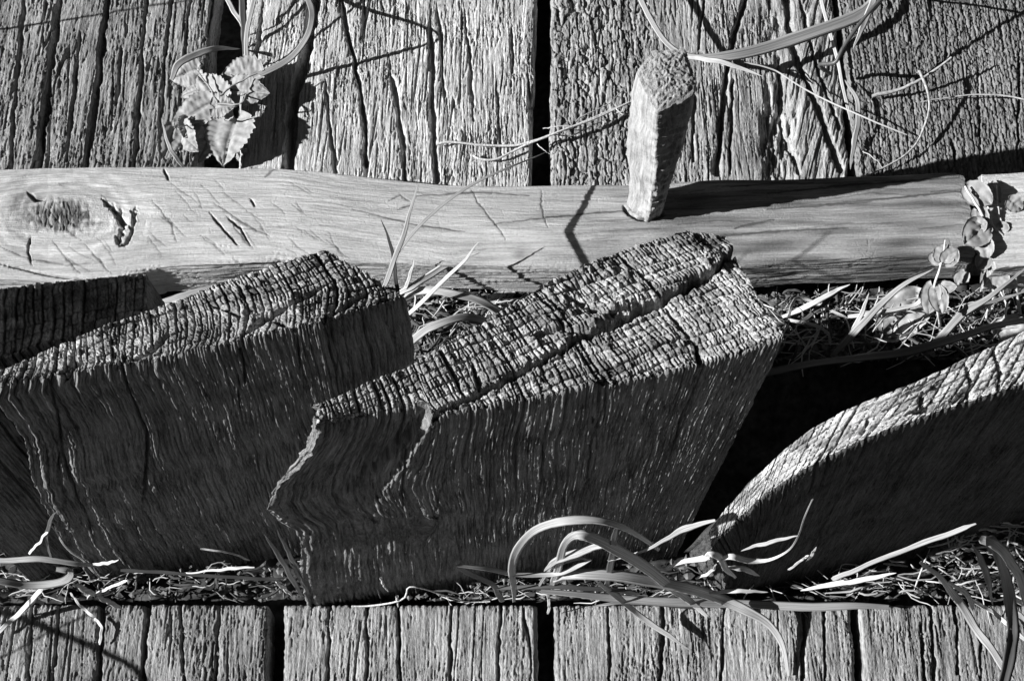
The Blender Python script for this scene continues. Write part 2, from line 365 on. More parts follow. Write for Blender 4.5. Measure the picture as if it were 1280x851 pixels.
# ------------------------------------------------------------------ beam with peg
def interp(pts, x):
    a = np.array(pts, float); return np.interp(x, a[:, 0], a[:, 1])
def beam_mesh(parent, name, x0, x1, yb, yf, zb, zr, zf, zlow, seed, feats=None, du=.00052):
    """px ranges; yb, yf: picture rows of the back and front arrises of the upper face"""
    n = int((x1 - x0) * .55e-3 / du); pxs = np.linspace(x0, x1, n)
    Bk = atz(pxs, interp(yb, pxs), zb); Fr = atz(pxs, interp(yf, pxs), zf)
    x = np.linspace(Bk[0, 0] * .5 + Fr[0, 0] * .5, Bk[-1, 0] * .5 + Fr[-1, 0] * .5, n)
    By = np.interp(x, Bk[:, 0], Bk[:, 1]); Fy = np.interp(x, Fr[:, 0], Fr[:, 1])
    # profile stations: (fraction, y, z)
    st = []
    def seg(pa, pb, k, last=False):
        for j in range(k + (1 if last else 0)):
            t = j / k; st.append((pa[0] * (1 - t) + pb[0] * t, pa[1] * (1 - t) + pb[1] * t))
    ob = np.ones(n)
    P0 = (By + .003, zlow * ob); P1 = (By, zb * ob); P2 = (By * .40 + Fy * .60, zr * ob); P3 = (Fy, zf * ob); P4 = (Fy + .0005, (zlow - .004) * ob); P5 = (By, zlow * ob)
    seg(P0, P1, 12); seg(P1, P2, 60); seg(P2, P3, 44); seg(P3, P4, 44, True)
    YY = np.stack([a for a, b in st], 1); ZZ = np.stack([b for a, b in st], 1)
    # soften arrises
    for _ in range(1):
        YY[:, 1:-1] = (YY[:, :-2] + 2 * YY[:, 1:-1] + YY[:, 2:]) / 4; ZZ[:, 1:-1] = (ZZ[:, :-2] + 2 * ZZ[:, 1:-1] + ZZ[:, 2:]) / 4
    XX = np.repeat(x[:, None], YY.shape[1], 1)
    ty = np.gradient(YY, axis=1); tz = np.gradient(ZZ, axis=1); ln = np.hypot(ty, tz) + 1e-12
    ny, nz = tz / ln, -ty / ln
    arc = np.cumsum(ln, 1) * 1000
    PX, PY = proj(np.stack([XX, YY, ZZ], -1))
    v, u = XX * 1000, arc
    wob = u + 2.5 * noise(v / 70, u / 20, seed) + 1.0 * noise(v / 22, u / 8, seed + 1)
    h = .9 * noise(v / 60, u / 22, seed + 2) + .34 * noise(v / 60, wob / 1.5, seed + 3) + .2 * noise(v / 30, wob / .8, seed + 4)
    n5 = noise(v / 130, wob / 4.5, seed + 5)
    h -= .35 * groove(n5, .05) * sst(-.1, .4, noise(v / 80, u / 9, seed + 6))
    n6 = noise(v / 9 + u / 14, u / 9 - v / 30, seed + 7)
    h -= .3 * groove(n6, .02) * sst(.1, .5, noise(v / 30, u / 14, seed + 8))
    front = sst(108, 116, np.arange(YY.shape[1]))[None] * np.ones_like(h)
    h += front * (.6 * noise(v / 40, wob / 2.5, seed + 9) - .7 * groove(noise(v / 70, wob / 3, seed + 10), .08))
    h += .07 * noise(v / 1.2, u / 1.2, seed + 11)
    tone = np.zeros_like(h); bend = 0
    if feats: h, tone, bend = feats(h, tone, u, v, PX, PY)
    YY = YY + ny * h / 1000; ZZ = ZZ + nz * h / 1000
    # ragged ends
    e = np.zeros(n); 
    V = np.stack([XX, YY, ZZ], -1)
    ends = .0014 * noise(YY * 160, ZZ * 160, seed + 12)
    k0 = np.exp(-np.arange(n) / 5.0); k1 = k0[::-1]
    V[..., 0] += ends * (k0 + k1)[:, None]
    if name == 'timber':
        # the right-hand end is cut slanting: the back corner stops short, the front foot tucks in
        sl = (np.linspace(0, 1, YY.shape[1]) - .28); cut = -.012 * np.exp(-((sl) / .12) ** 2) * 0
    verts = V.reshape(-1, 3); nv = YY.shape[1]
    q = [gridq(n, nv)]
    grain = np.stack([u - bend, v, h], -1).reshape(-1, 3); tones = tone.reshape(-1)
    # end caps: fan rows towards the section's centre
    extra = []; eg = []; et = []
    for side, i in ((0, 0), (1, n - 1)):
        rim = np.arange(nv) + i * nv; c = verts[rim].mean(0); prev = rim
        for f in (.75, .45, .15):
            ring = c + (verts[rim] - c) * f
            ring[:, 0] += (-1 if side == 0 else 1) * .0012 * (1 - f) + .0012 * noise(ring[:, 1] * 400, ring[:, 2] * 400, seed + 13)
            idx = len(verts) + sum(len(a) for a in extra) + np.arange(nv)
            extra.append(ring); eg.append(np.stack([ring[:, 1] * 1000, ring[:, 2] * 1000, ring[:, 0] * 1000], 1)); et.append(np.full(nv, -.65))
            a, b = prev[:-1], prev[1:]; c2, d2 = idx[1:], idx[:-1]
            q.append(np.stack([a, b, c2, d2], 1) if side == 0 else np.stack([d2, c2, b, a], 1)); prev = idx
    return part(name, parent, np.concatenate([verts] + extra), np.concatenate(q), M_BEAM2, grain=np.concatenate([grain] + eg), tone=np.concatenate([tones] + et))
M_BEAM2 = wood('beam_wood', .33, .72, su=1.1, sv=30, bump=.8, patch=.5, patch_mm=45, tone=1.0)

def fBeam(h, tone, u, v, X, Y):
    # big knot with rings
    qx = (X - 78) / 70 + .12 * noise(X / 30, Y / 30, 201); qy = (Y - 270) / 40
    r = np.hypot(qx, qy)
    k = sst(1.7, .6, r)
    h = h * (1 - .6 * k) + k * (.12 * np.cos(r * 26 + 1.5 * noise(X / 12, Y / 12, 202)) + .8 * (1 - r))
    core = sst(.66, .3, r + .2 * noise(X / 8, Y / 8, 204))
    h += core * (.3 * noise(X / 2.6, Y / 16, 203) + .25 * noise(X / 1.6, Y / 5, 208) - .4 - .8 * groove(noise(X / 9, Y / 14, 197), .07))
    tone -= .62 * core * (1 + .9 * noise(X / 5, Y / 16, 205)) + .4 * np.exp(-((X - 26) / 14) ** 2 - ((Y - 265) / 42) ** 2) * (1 + .6 * noise(X / 6, Y / 6, 209))
    tone += .12 * sst(.7, 1.0, r) * sst(1.8, 1.1, r) * (X > 60)
    # rotted hole right of the knot
    X_, Y_ = X, Y; X = X_ + 4 * noise(X_ / 6, Y_ / 6, 192) + 2 * noise(X_ / 2.5, Y_ / 2.5, 193); Y = Y_ + 4 * noise(X_ / 6, Y_ / 6, 194)
    h = crack(h, X, Y, [(128, 250), (140, 259), (149, 266), (153, 278), (151, 292), (149, 300)], 3.4, 10, (True, False), 195)
    h = crack(h, X, Y, [(168, 260), (170, 276), (164, 288)], 2.4, 7, (True, True), 196)
    X, Y = X_, Y_
    h = crack(h, X, Y, [(34, 240), (46, 250), (60, 249)], 2.2, 4, (True, True), 191); tone -= .35 * np.exp(-((X - 46) / 14) ** 2 - ((Y - 247) / 7) ** 2)  # dark tone painted in place of a hole's shaded depth
    C = [([(128, 250), (140, 262), (150, 275)], 3, 5), ([(168, 262), (166, 285), (158, 305), (148, 309)], 3, 5), ([(38, 295), (35, 315), (40, 332)], 2.2, 4), ([(0, 308), (30, 322), (80, 331), (130, 328)], 1.8, 3),
         ([(66, 302), (82, 322), (100, 342)], 1.6, 2.5), ([(106, 306), (124, 324), (140, 342)], 1.8, 3), ([(262, 265), (282, 290), (300, 308)], 2.4, 4), ([(284, 270), (300, 286), (316, 310)], 2.2, 4), ([(290, 280), (306, 300), (314, 308)], 2, 4),
         ([(312, 248), (320, 258)], 2.5, 4), ([(330, 221), (348, 209)], 2, 4), ([(205, 212), (211, 226)], 3, 5), ([(190, 250), (215, 280), (220, 302)], 1.2, 1.5), ([(268, 254), (310, 282), (336, 296)], 1.2, 1.5),
         ([(486, 252), (500, 244), (512, 252)], 2, 3), ([(498, 262), (516, 256)], 1.8, 3), ([(588, 238), (604, 262), (620, 280), (632, 300)], 1.1, 1.2), ([(676, 238), (678, 262), (684, 284)], 1.3, 1.4), ([(918, 286), (935, 281), (968, 274)], 1.6, 3),
         ([(960, 242), (1080, 230), (1200, 222)], 1.5, 2.2), ([(960, 262), (1080, 252), (1205, 238)], 1.0, 1.2), ([(520, 246), (600, 240), (660, 244)], 1, 1.2), ([(620, 280), (700, 270), (790, 262)], 1.1, 1.3),
         ([(0, 330), (60, 344), (130, 352)], 2.5, 3), ([(170, 338), (230, 334), (330, 331), (430, 329)], 2.5, 3.5), ([(850, 300), (960, 290), (1060, 285)], .9, 1.0), ([(440, 262), (520, 280), (580, 290)], .9, 1.0)]
    def hair(p, w, k, sd):
        qx = X + 2.2 * noise(X / 14, Y / 14, sd) + 1.2 * noise(X / 4, Y / 4, sd + 1); qy = Y + .8 * noise(X / 11, Y / 9, sd + 2)
        d_, t_ = pdist(qx, qy, p); ww = w * (.4 + .6 * np.sin(np.pi * np.clip(t_, 0, 1))) * (1 + .5 * noise(X / 7, Y / 7, sd + 3))
        return k * np.exp(-(d_ / np.maximum(ww, .5)) ** 2)
    for n_, (p, w, d) in enumerate(C):
        if w >= 2.2: h = crack(h, X, Y, p, w * .5, d, (True, True), n_ + 210)
        m = hair(p, 1.15, 1, n_ + 210); tone -= .6 * m; h -= .35 * m
    rs = np.random.RandomState(3)
    for n_ in range(46):                    # hairline checks slanting across the grain round the knot
        x0, y0 = rs.uniform(50, 420), rs.uniform(222, 325); a_ = rs.uniform(.5, 1.1) if x0 > 110 else rs.uniform(-.3, 1.2); l_ = rs.uniform(10, 42)
        m = hair([(x0, y0), (x0 + l_ * math.cos(a_) * .5 + rs.uniform(-3, 3), y0 + l_ * math.sin(a_) * .5), (x0 + l_ * math.cos(a_), y0 + l_ * math.sin(a_))], .95, 1, 300 + n_); tone -= .42 * m; h -= .2 * m
    for n_ in range(24):                    # and along the grain
        x0, y0 = rs.uniform(150, 1180), rs.uniform(230, 345); l_ = rs.uniform(30, 130)
        m = hair([(x0, y0), (x0 + l_ * .5, y0 - l_ * .05 + rs.uniform(-3, 3)), (x0 + l_, y0 - l_ * .07 + rs.uniform(-3, 3))], .9, 1, 360 + n_); tone -= .25 * m; h -= .2 * m
    h = crack(h, X, Y, [(781, 258), (786, 268), (797, 274), (812, 275), (828, 268)], 2.2, 5, (False, False), 450)
    # darker towards the right, rings of tone round the knot
    tone -= sst(600, 900, X) * (.34 + .3 * noise(X / 90, Y / 10, 207)) + sst(330, 480, X) * .1 * (1 + noise(X / 50, Y / 9, 198))
    tone += .16 * np.cos(r * 16 + 2 * noise(X / 20, Y / 20, 199)) * sst(.7, .9, r) * sst(1.9, 1.2, r) - .10
    tone -= .3 * np.exp(-((X - 650) / 8) ** 2 - ((Y - 318) / 8) ** 2)
    return h, tone, 11 * np.tanh((Y - 270) / 22) * np.exp(-(np.abs(X - 85) / 105) ** 2) * np.exp(-(np.abs(Y - 270) / 75) ** 2)
beam = thing('pegged_rail', (0, .065, 0), 'long pale split beam with a big knot and an upright wooden peg', 'rail')
beam_mesh(beam, 'timber', -190, 1212,
          [(-190, 214), (0, 211), (120, 208), (350, 210), (470, 222), (560, 232), (660, 232), (780, 231), (870, 227), (1000, 223), (1190, 216), (1212, 222)],
          [(-190, 345), (0, 350), (90, 352), (150, 346), (200, 336), (350, 326), (480, 330), (600, 333), (690, 336), (760, 338), (940, 331), (1000, 326), (1212, 318)],
          .031, .0345, .030, .001, 300, fBeam)
beam_r = thing('rail_end', (.36, .06, 0), 'end of another beam past the gap where the round-leaved plant grows', 'rail')
beam_mesh(beam_r, 'timber', 1234, 1560, [(1226, 218), (1290, 214), (1560, 214)], [(1246, 335), (1300, 330), (1560, 325)], .031, .035, .030, .001, 330, du=.001)

def make_peg():
    Y0 = .0765
    # rows: picture row, left x, front arris x, right x at that row
    rows = [(272, 783, 806, 824), (262, 783, 808, 828), (245, 786, 811, 833), (230, 787, 813, 838), (205, 784, 817, 846), (185, 783, 819, 853), (165, 785, 818, 858), (145, 787, 819, 864), (125, 789, 820, 868), (112, 792, 821, 870), (101, 797, 822, 871)]
    rows = np.array(rows, float); t = np.linspace(0, 1, 150)
    src = np.linspace(0, 1, len(rows))
    rr = np.stack([np.interp(t, src, rows[:, k]) for k in range(4)], 1)
    Zc = aty(rr[:, 2], rr[:, 0], Y0)[:, 2]
    XL = aty(rr[:, 1], rr[:, 0], Y0)[:, 0]; XE = aty(rr[:, 2], rr[:, 0], Y0)[:, 0]; XR = aty(rr[:, 3], rr[:, 0], Y0)[:, 0]
    dpt = np.interp(t, [0, .35, 1], [.009, .014, .0155])
    na = 96; V = []
    G = []
    for k in range(len(t)):
        d = dpt[k]; w = XR[k] - XL[k]
        pl = np.array([(XL[k], Y0 + .25 * d), (XE[k], Y0 - d), (XR[k] - .10 * w, Y0 - .55 * d), (XR[k], Y0 + .05 * d), (XR[k] - .2 * w, Y0 + d), (XL[k] + .25 * w, Y0 + .95 * d)])
        cl = np.vstack([pl, pl[:1]]); sl = np.concatenate([[0], np.cumsum(np.hypot(*np.diff(cl, axis=0).T))])
        s = np.linspace(0, sl[-1], na, endpoint=False)
        ring = np.stack([np.interp(s, sl, cl[:, 0]), np.interp(s, sl, cl[:, 1])], 1)
        for _ in range(1): ring = (np.roll(ring, 1, 0) + 2 * ring + np.roll(ring, -1, 0)) / 4
        c = ring.mean(0); dirv = ring - c; dirv /= np.linalg.norm(dirv, axis=1)[:, None]
        a = np.linspace(0, 1, na, endpoint=False) * 60
        zz = Zc[k] * 1000
        f = .8 * noise(a / 8, zz / 16, 401) + .5 * noise(a / 2.5, zz / 9, 402) + .3 * noise(a / .9, zz / 30, 403) + .2 * noise(a / .6, zz / 14, 407)
        front = np.exp(-((a - 19) / 6.5) ** 2)
        zq = zz - .25 * a + 3.5 * noise(a / 30, zz / 18, 404) + 1.0 * noise(a / 4, zz / 6, 408); saw = (zq / 9.5) % 1
        f += front * (1.7 * saw - .8 + .5 * noise(a / .8, zz / 1.6, 405) + 1.0 * noise(a / 3, zz / 4, 409))
        lefty = np.exp(-((a - 5) / 6.0) ** 2); f += lefty * .7 * np.cos(zz / 6.5 + noise(a / 6, zz / 20, 406))
        ring = ring + dirv * f[:, None] / 1000
        V.append(np.column_stack([ring, np.full(na, Zc[k])])); G.append(np.column_stack([a, np.full(na, zz), a * 0]))
    V = np.array(V); G = np.array(G); n = len(t)
    V[..., 2] += (V[..., 1] - Y0) * .5 * sst(.72, 1, t)[:, None]
    i, j = np.meshgrid(np.arange(n - 1), np.arange(na), indexing='ij'); jn = (j + 1) % na
    q = np.stack([i * na + j, i * na + jn, (i + 1) * na + jn, (i + 1) * na + j], -1).reshape(-1, 4)
    body = part('peg', beam, V.reshape(-1, 3), q, M_PEG, grain=G.reshape(-1, 3))
    body['label'] = 'whittled upright peg with a rough rounded top'
    # rough end-grain top, sloping towards the front
    rim = V[-1]; c = rim.mean(0); C = []; CG = []; m = 26
    for k in range(m + 1):
        f = 1 - k / m * .999
        p = c + (rim - c) * f
        rad = 1 - f
        p[:, 2] += .003 * (1 - (1 - rad) ** 2.6)
        p[:, 2] += min(1, k / 3) * (.0010 * noise(p[:, 0] * 800, p[:, 1] * 800, 410) + .0009 * noise(p[:, 0] * 420, p[:, 1] * 420, 411))
        C.append(p); CG.append(p * 1000)
    C = np.array(C); n = m + 1
    i, j = np.meshgrid(np.arange(n - 1), np.arange(na), indexing='ij'); jn = (j + 1) % na
    q = np.stack([i * na + j, i * na + jn, (i + 1) * na + jn, (i + 1) * na + j], -1).reshape(-1, 4)
    loc = np.array(beam.location)
    cap = mesh_obj('end_grain', C.reshape(-1, 3) - loc, q, M_END, grain=np.array(CG).reshape(-1, 3), tone=np.zeros(n * na))
    cap.parent = body
make_peg()

# ------------------------------------------------------------------ upright posts
def on_plane(pts, deg):                    # lay picture points on one upright plane through the first point
    P0 = atz(*pts[0]); n_ = np.array([math.sin(R(deg)), -math.cos(R(deg)), 0]); out = []
    for x, y, _ in pts:
        d = np.array(ray(x, y)); t = (P0 - CAM) @ n_ / (d @ n_); out.append(CAM + d * t)
    return out
def resample(pts, n):
    P = np.array([p if isinstance(p, np.ndarray) else atz(*p) for p in pts]); d = np.concatenate([[0], np.cumsum(np.linalg.norm(np.diff(P, axis=0), axis=1))])
    s = np.linspace(0, d[-1], n); out = np.stack([np.interp(s, d, P[:, k]) for k in range(3)], 1)
    for _ in range(6): out[1:-1] = (out[:-2] + 2 * out[1:-1] + out[2:]) / 4
    return out, d[-1]
def make_post(label, Fp, Bp, seed, slant=.5, ring=4.0, ray_=3.4, left=None, zb=-.03, capfeat=None, sidefeat=None, rib=.35, deep=.16, ns=520, nw=110, nt=175, curve=0.0, left_k=2.2, right=0.0, dome=0.0, blockamp=1.0, group='row of upright riven posts', flare=.03, notch=None, wr=1.0, wq=1.0, mats=None):
    Fc, L = resample(Fp, ns); Bc, _ = resample(Bp, ns)
    w = np.linspace(0, 1, nw)
    F0 = Fc.copy(); fn = (Fc[-1] - Fc[0])[:2]; fn = np.array([fn[1], -fn[0]]) / np.linalg.norm(fn); NN = np.zeros(ns)
    if notch:                               # a piece broken off the front at the top
        NN = notch[0](proj(Fc)[0]) / 1000; Fc[:, :2] -= fn * NN[:, None]
    base = Bc[:, None] * (1 - w)[None, :, None] + Fc[:, None] * w[None, :, None]       # (ns, nw, 3): w=1 is the front
    thick = np.linalg.norm(Fc - Bc, axis=1) * 1000
    p = np.linspace(0, L * 1000, ns)[:, None] * np.ones((1, nw)); q = (w[None] - .5) * np.maximum(thick, 12)[:, None]
    qa = (w[None] - .5) * thick[:, None]
    P = p + slant * qa + curve * qa ** 2 / 40 + 1.8 * noise(p / 24, qa / 24, seed) + .5 * noise(p / 5, qa / 5, seed + 1)
    Pm = P + 2.6 * noise(P / 15, P * 0, seed + 2)
    Q = qa + 1.5 * noise(p / 26, qa / 12, seed + 3) + .5 * noise(p / 5, qa / 5, seed + 4) + .03 * p
    Q = Q + 1.6 * noise(Q / 9, Q * 0, seed + 65)
    ci, cj = np.floor(Pm / ring), np.floor(Q / ray_)
    fi, fj = Pm / ring - ci, Q / ray_ - cj
    di = np.minimum(fi, 1 - fi) * ring; dj = np.minimum(fj, 1 - fj) * ray_
    li = np.where(fi < .5, ci, ci + 1); lj = np.where(fj < .5, cj, cj + 1)
    gi = .45 + .9 * rnd(li, 0, seed + 5); gj = .30 + 1.0 * rnd(lj, 3, seed + 6)
    act = .55 + .45 * sst(-.4, .4, noise(p / 16, qa / 12, seed + 7))
    dome_ = (1 - np.abs(2 * fi - 1) ** 9) * (1 - .5 * np.abs(2 * fj - 1) ** 9)
    rough_ = .45 + .9 * sst(-.1, .6, noise(p / 18, qa / 14, seed + 66))
    h = .8 * dome_ + rough_ * (1.3 * (rnd(ci, cj, seed + 8) - .5) + 1.0 * (rnd(ci, cj, seed + 18) - .5) * (2 * fi - 1) + .9 * (rnd(ci, cj, seed + 38) - .5) * (2 * fj - 1)) + 1.1 * (rnd(ci, 0, seed + 28) - .5) + .9 * (rnd(cj, 5, seed + 29) - .5)
    h = h * blockamp
    h -= 3.2 * wr * gi * act * groove(di, .30) + 3.2 * wq * gj * act * groove(dj, .25)
    hf = (np.abs(fi - .35 - .3 * rnd(ci, cj, seed + 61))) * ring
    h -= np.where(rnd(ci, cj, seed + 62) < .35, 1.3 * groove(hf, .3), 0)
    ca, cb, cc = cells(p / 1.7, qa / 1.7, seed + 63)
    crum = sst(.0, .5, noise(p / 11, qa / 9, seed + 64))
    h += crum * (1.1 * (cc - .5) - .7 * groove(cb - ca, .12))
    isdeep = rnd(li, 7, seed + 9) < deep
    h -= np.where(isdeep, 4.5 * groove(di, .7) * (.35 + .65 * sst(-.3, .3, noise(p / 20, qa / 10, seed + 10))), 0)
    h += .4 * noise(p / 1.4, qa / 1.4, seed + 11) + .3 * noise(p / .8, qa / .8, seed + 12) + 1.6 * noise(p / 22, qa / 16, seed + 13)
    PX, PY = proj(base)
    if capfeat: h = capfeat(h, p, qa, PX, PY)
    tone = .6 * (rnd(ci, cj, seed + 14) - .5) + .6 * noise(p / 26, qa / 16, seed + 15) + .3 * noise(p / 6, qa / 6, seed + 16)
    if dome: h -= dome * (np.abs(2 * w - 1) ** 3)[None] 
    # ---- sides: left end (back->front), front (left->right), right end (front->back)
    idx = np.concatenate([np.arange(0, nw - 1), np.arange(ns) * nw + nw - 1, (ns - 1) * nw + np.arange(nw - 2, -1, -1)])
    flat = base.reshape(-1, 3); top = flat[idx]; hs = h.reshape(-1)[idx]; Pt = Pm.reshape(-1)[idx]; pt = p.reshape(-1)[idx]
    wt = np.tile(w, ns)[idx]
    m = len(idx)
    arc = np.concatenate([[0], np.cumsum(np.linalg.norm(np.diff(top, axis=0), axis=1))]) * 1000
    sm = top.copy()
    for _ in range(14): sm[1:-1] = (sm[:-2] + 2 * sm[1:-1] + sm[2:]) / 4
    tg = np.gradient(sm, axis=0); nrm = np.stack([tg[:, 1], -tg[:, 0]], 1); nrm /= np.linalg.norm(nrm, axis=1)[:, None] + 1e-12
    tt = np.linspace(0, 1, nt) ** 1.08
    depth = (top[:, 2] - zb)[:, None] * tt[None]                                      # metres below the top
    dm = depth * 1000
    A = arc[:, None] * np.ones((1, nt)); PP = Pt[:, None] + 1.8 * noise(A / 45, dm / 45, seed + 40) - 1.8 * noise(A[:, :1] / 45, dm[:, :1] / 45, seed + 40)
    fr = PP / ring - np.floor(PP / ring); ddi = np.minimum(fr, 1 - fr) * ring; lid = np.round(PP / ring)
    isfront = ((np.arange(m) >= nw - 1) & (np.arange(m) < nw - 1 + ns)).astype(float)
    for _ in range(30): isfront[1:-1] = (isfront[:-2] + isfront[1:-1] * 2 + isfront[2:]) / 4
    ribm = rib * (.5 + .7 * rnd(lid, 2, seed + 41)) * (.55 + .45 * noise(A / 18, dm / 50, seed + 42))
    r = -ribm * 5.0 * groove(ddi, .36) * isfront[:, None]
    hd = np.abs(fr - .5) * ring; r = r - ribm * 3.0 * groove(hd, .3) * sst(-.2, .3, noise(A / 15, dm / 40, seed + 52)) * isfront[:, None]
    ln = 25 + 190 * rnd(lid, 9, seed + 43) ** 2
    dp = (rnd(lid, 7, seed + 9) < deep)
    r -= np.where(dp, 2.6 * groove(ddi + .4 * noise(A / 4, dm / 6, seed + 44), .8) * sst(1, .55, dm / ln), 0) * isfront[:, None]
    Aw = A + 1.5 * noise(A / 30, dm / 60, seed + 45)
    r += .26 * noise(Aw / 1.0, dm / 26, seed + 46) + .30 * noise(Aw / 2.6, dm / 60, seed + 47) + .5 * noise(A / 60, dm / 110, seed + 48)
    r += ribm * .9 * (np.abs(2 * fr - 1) ** 2) * isfront[:, None]
    r -= 1.6 * groove(noise(Aw / 3.0, dm / 70, seed + 49), .05) * sst(0, .4, noise(A / 20, dm / 40, seed + 50))
    r += .14 * noise(A / 1.0, dm / 2.4, seed + 51) + .2 * noise(A / 3, dm / 5, seed + 53)
    r -= .8 * groove(noise(Aw / 1.5, dm / 26, seed + 54), .09) * sst(-.4, .3, noise(A / 9, dm / 30, seed + 55))
    side = np.empty((m, nt, 3)); side[..., 0] = top[:, None, 0]; side[..., 1] = top[:, None, 1]; side[..., 2] = top[:, None, 2] - depth
    sx = (pt / (L * 1000))
    if notch:
        fi0 = np.arange(ns) + nw - 1
        side[fi0, :, :2] += fn * NN[:, None, None]
        X0, Y0_ = proj(side[fi0]); K = notch[1](X0, Y0_); K[:, 0] = 1
        side[fi0, :, :2] -= fn * (NN[:, None] * K)[..., None]
    fdir = (F0[-1] - F0[0])[:2]; fdir /= np.linalg.norm(fdir)
    side[..., 1] += flare * (1 - wt)[:, None] * tt[None]  # unseen backward flare of the foot, shaped to shade the soil behind
    if left:                                # how the left end wanders out (mm) with depth below the top
        off = (interp(left, dm) + sst(10, 40, dm) * (1.0 * noise(dm / 11, dm * 0, seed + 70) + .5 * noise(dm / 4, dm * 0, seed + 71))) / 1000 * ((1 - sx) ** left_k * (.25 + .75 * wt))[:, None]
        side[..., 0] += fdir[0] * off; side[..., 1] += fdir[1] * off
    if right:
        off = -right / 1000 * (dm / 250) * (sx ** 2)[:, None]; side[..., 0] += fdir[0] * off; side[..., 1] += fdir[1] * off
    PXs, PYs = proj(side)
    if sidefeat: r = sidefeat(r, A, dm, PXs, PYs, isfront[:, None], sx[:, None])
    r = r - 1.2 * np.exp(-dm / 1.6) * (isfront[:, None]) 
    side[..., 0] += nrm[:, None, 0] * r / 1000; side[..., 1] += nrm[:, None, 1] * r / 1000
    r_top = r[:, :1]
    side[..., 2] += hs[:, None] / 1000 * np.exp(-dm / 2.5)
    # cap, sharing the displaced rim
    capv = base.copy(); capv[..., 2] += h / 1000
    rim_shift = np.zeros((ns * nw, 2)); rim_shift[idx] = nrm * r[:, :1] / 1000
    rs = rim_shift.reshape(ns, nw, 2)
    fe = np.exp(-(1 - w) * np.maximum(thick, 1)[:, None] / 2.5)
    capv[..., :2] += rs[:, -1:, :] * fe[..., None]
    capv = capv.reshape(-1, 3); capv[idx] = side[:, 0]
    loc = (float(base[..., 0].mean()), float(base[..., 1].mean()), zb)
    T = thing('upright_post', loc, label, 'post', group); m_end, m_side = mats or (M_END, M_SIDE)
    cap = part('end_grain', T, capv, gridq(ns, nw), m_end, grain=np.stack([p, qa, h], -1).reshape(-1, 3), tone=tone)
    gs = np.stack([A, dm, r], -1)
    part('split_face', T, side.reshape(-1, 3), gridq(m, nt, flip=True), m_side, grain=gs.reshape(-1, 3))
    # plain back, coarse
    kk = np.arange(0, ns, 9); kk = np.append(kk, ns - 1) if kk[-1] != ns - 1 else kk
    tb = np.linspace(0, 1, 30); bt = capv.reshape(ns, nw, 3)[kk, 0]; bt2 = bt.copy()
    back = np.empty((len(kk), 30, 3)); back[..., :2] = bt2[:, None, :2]; back[..., 2] = bt2[:, None, 2] - .0005 + (zb - bt2[:, None, 2]) * tb[None]
    back[..., 1] += flare * tb[None]
    back[..., 1] += .0015 * noise(back[..., 0] * 90, back[..., 2] * 12, seed + 60) * (tb[None] > 0)
    # close against the ends as those wander
    for e, col in ((0, 0), (-1, m - 1)):
        zz = side[col, :, 2][::-1]
        back[e, :, 0] = np.interp(back[e, :, 2], zz, side[col, :, 0][::-1]); back[e, :, 1] = np.interp(back[e, :, 2], zz, side[col, :, 1][::-1])
    part('back_face', T, back.reshape(-1, 3), gridq(len(kk), 30), m_side, grain=np.stack([back[..., 0] * 1000, back[..., 2] * 1000, back[..., 1] * 1000], -1).reshape(-1, 3))
    return T

def capcracks(lst, sd):
    def f(h, p, q, X, Y):
        for k, (pts, w, d) in enumerate(lst): h = crack(h, X, Y, pts, w, d, (True, True), sd + k)
        return h
    return f
# post 0: slanting top turned away from the sun
make_post('blackish post with a steep slanting top ribbed by upright ridges', [(-190, 505, .270), (0, 452, .235), (90, 424, .216), (186, 396, .195)], [(-190, 400, .270), (0, 360, .235), (90, 350, .216), (182, 344, .195)],
          500, slant=.1, ring=5.2, ray_=5.5, deep=.5, ns=300, nw=80, nt=120, rib=.5, group='row of upright riven posts')
# post 1
def side1(r, A, d, X, Y, fr, s):
    for k, (p, w, dp) in enumerate([([(150, 455), (165, 500), (185, 545), (182, 590), (178, 640)], 4.5, 5), ([(60, 480), (75, 530), (78, 570), (95, 620), (125, 690)], 4, 4), ([(300, 440), (306, 465), (308, 480)], 4, 5), ([(298, 470), (300, 520)], 2, 2.5),
                                   ([(372, 420), (376, 470)], 2, 3), ([(405, 405), (420, 460), (422, 480)], 2, 3), ([(180, 640), (200, 670), (215, 690)], 3, 3)]):
        r = crack(r, X, Y, p, w * .6, dp, (False, True), 520 + k)
    return r + fr * (1 - s) ** 3 * (1.6 * noise(A / 11, d / 90, 530) + 1.0 * np.cos(A / 1.1 + 1.0 * noise(A / 9, d / 50, 531)))
make_post('broad upright post whose crumbling end grain peaks at its back, unsplit', on_plane([(2, 486, .260), (75, 474, 0), (140, 462, 0), (290, 432, 0), (400, 407, 0)], 9.7) + [(509, 374, .257)],
          [(0, 462, .262), (60, 437, .261), (190, 386, .26), (330, 336, .259), (402, 314, .258), (408, 312, .257)], 540, slant=.62, ring=3.9, ray_=4.2, curve=.25, wq=1.7,
          left=[(0, 0), (10, -5), (30, -5), (55, -6), (100, -16), (150, -22), (210, -28), (300, -30)], sidefeat=side1, deep=.2, rib=.5,
          capfeat=capcracks([([(290, 432), (330, 400), (420, 350)], 4, 4), ([(400, 408), (430, 385), (470, 360)], 4, 4), ([(150, 460), (190, 440), (215, 415)], 4, 5), ([(340, 400), (380, 420)], 4, 4), ([(260, 380), (300, 395), (350, 380)], 3, 3), ([(70, 472), (110, 450)], 4, 4)], 560))
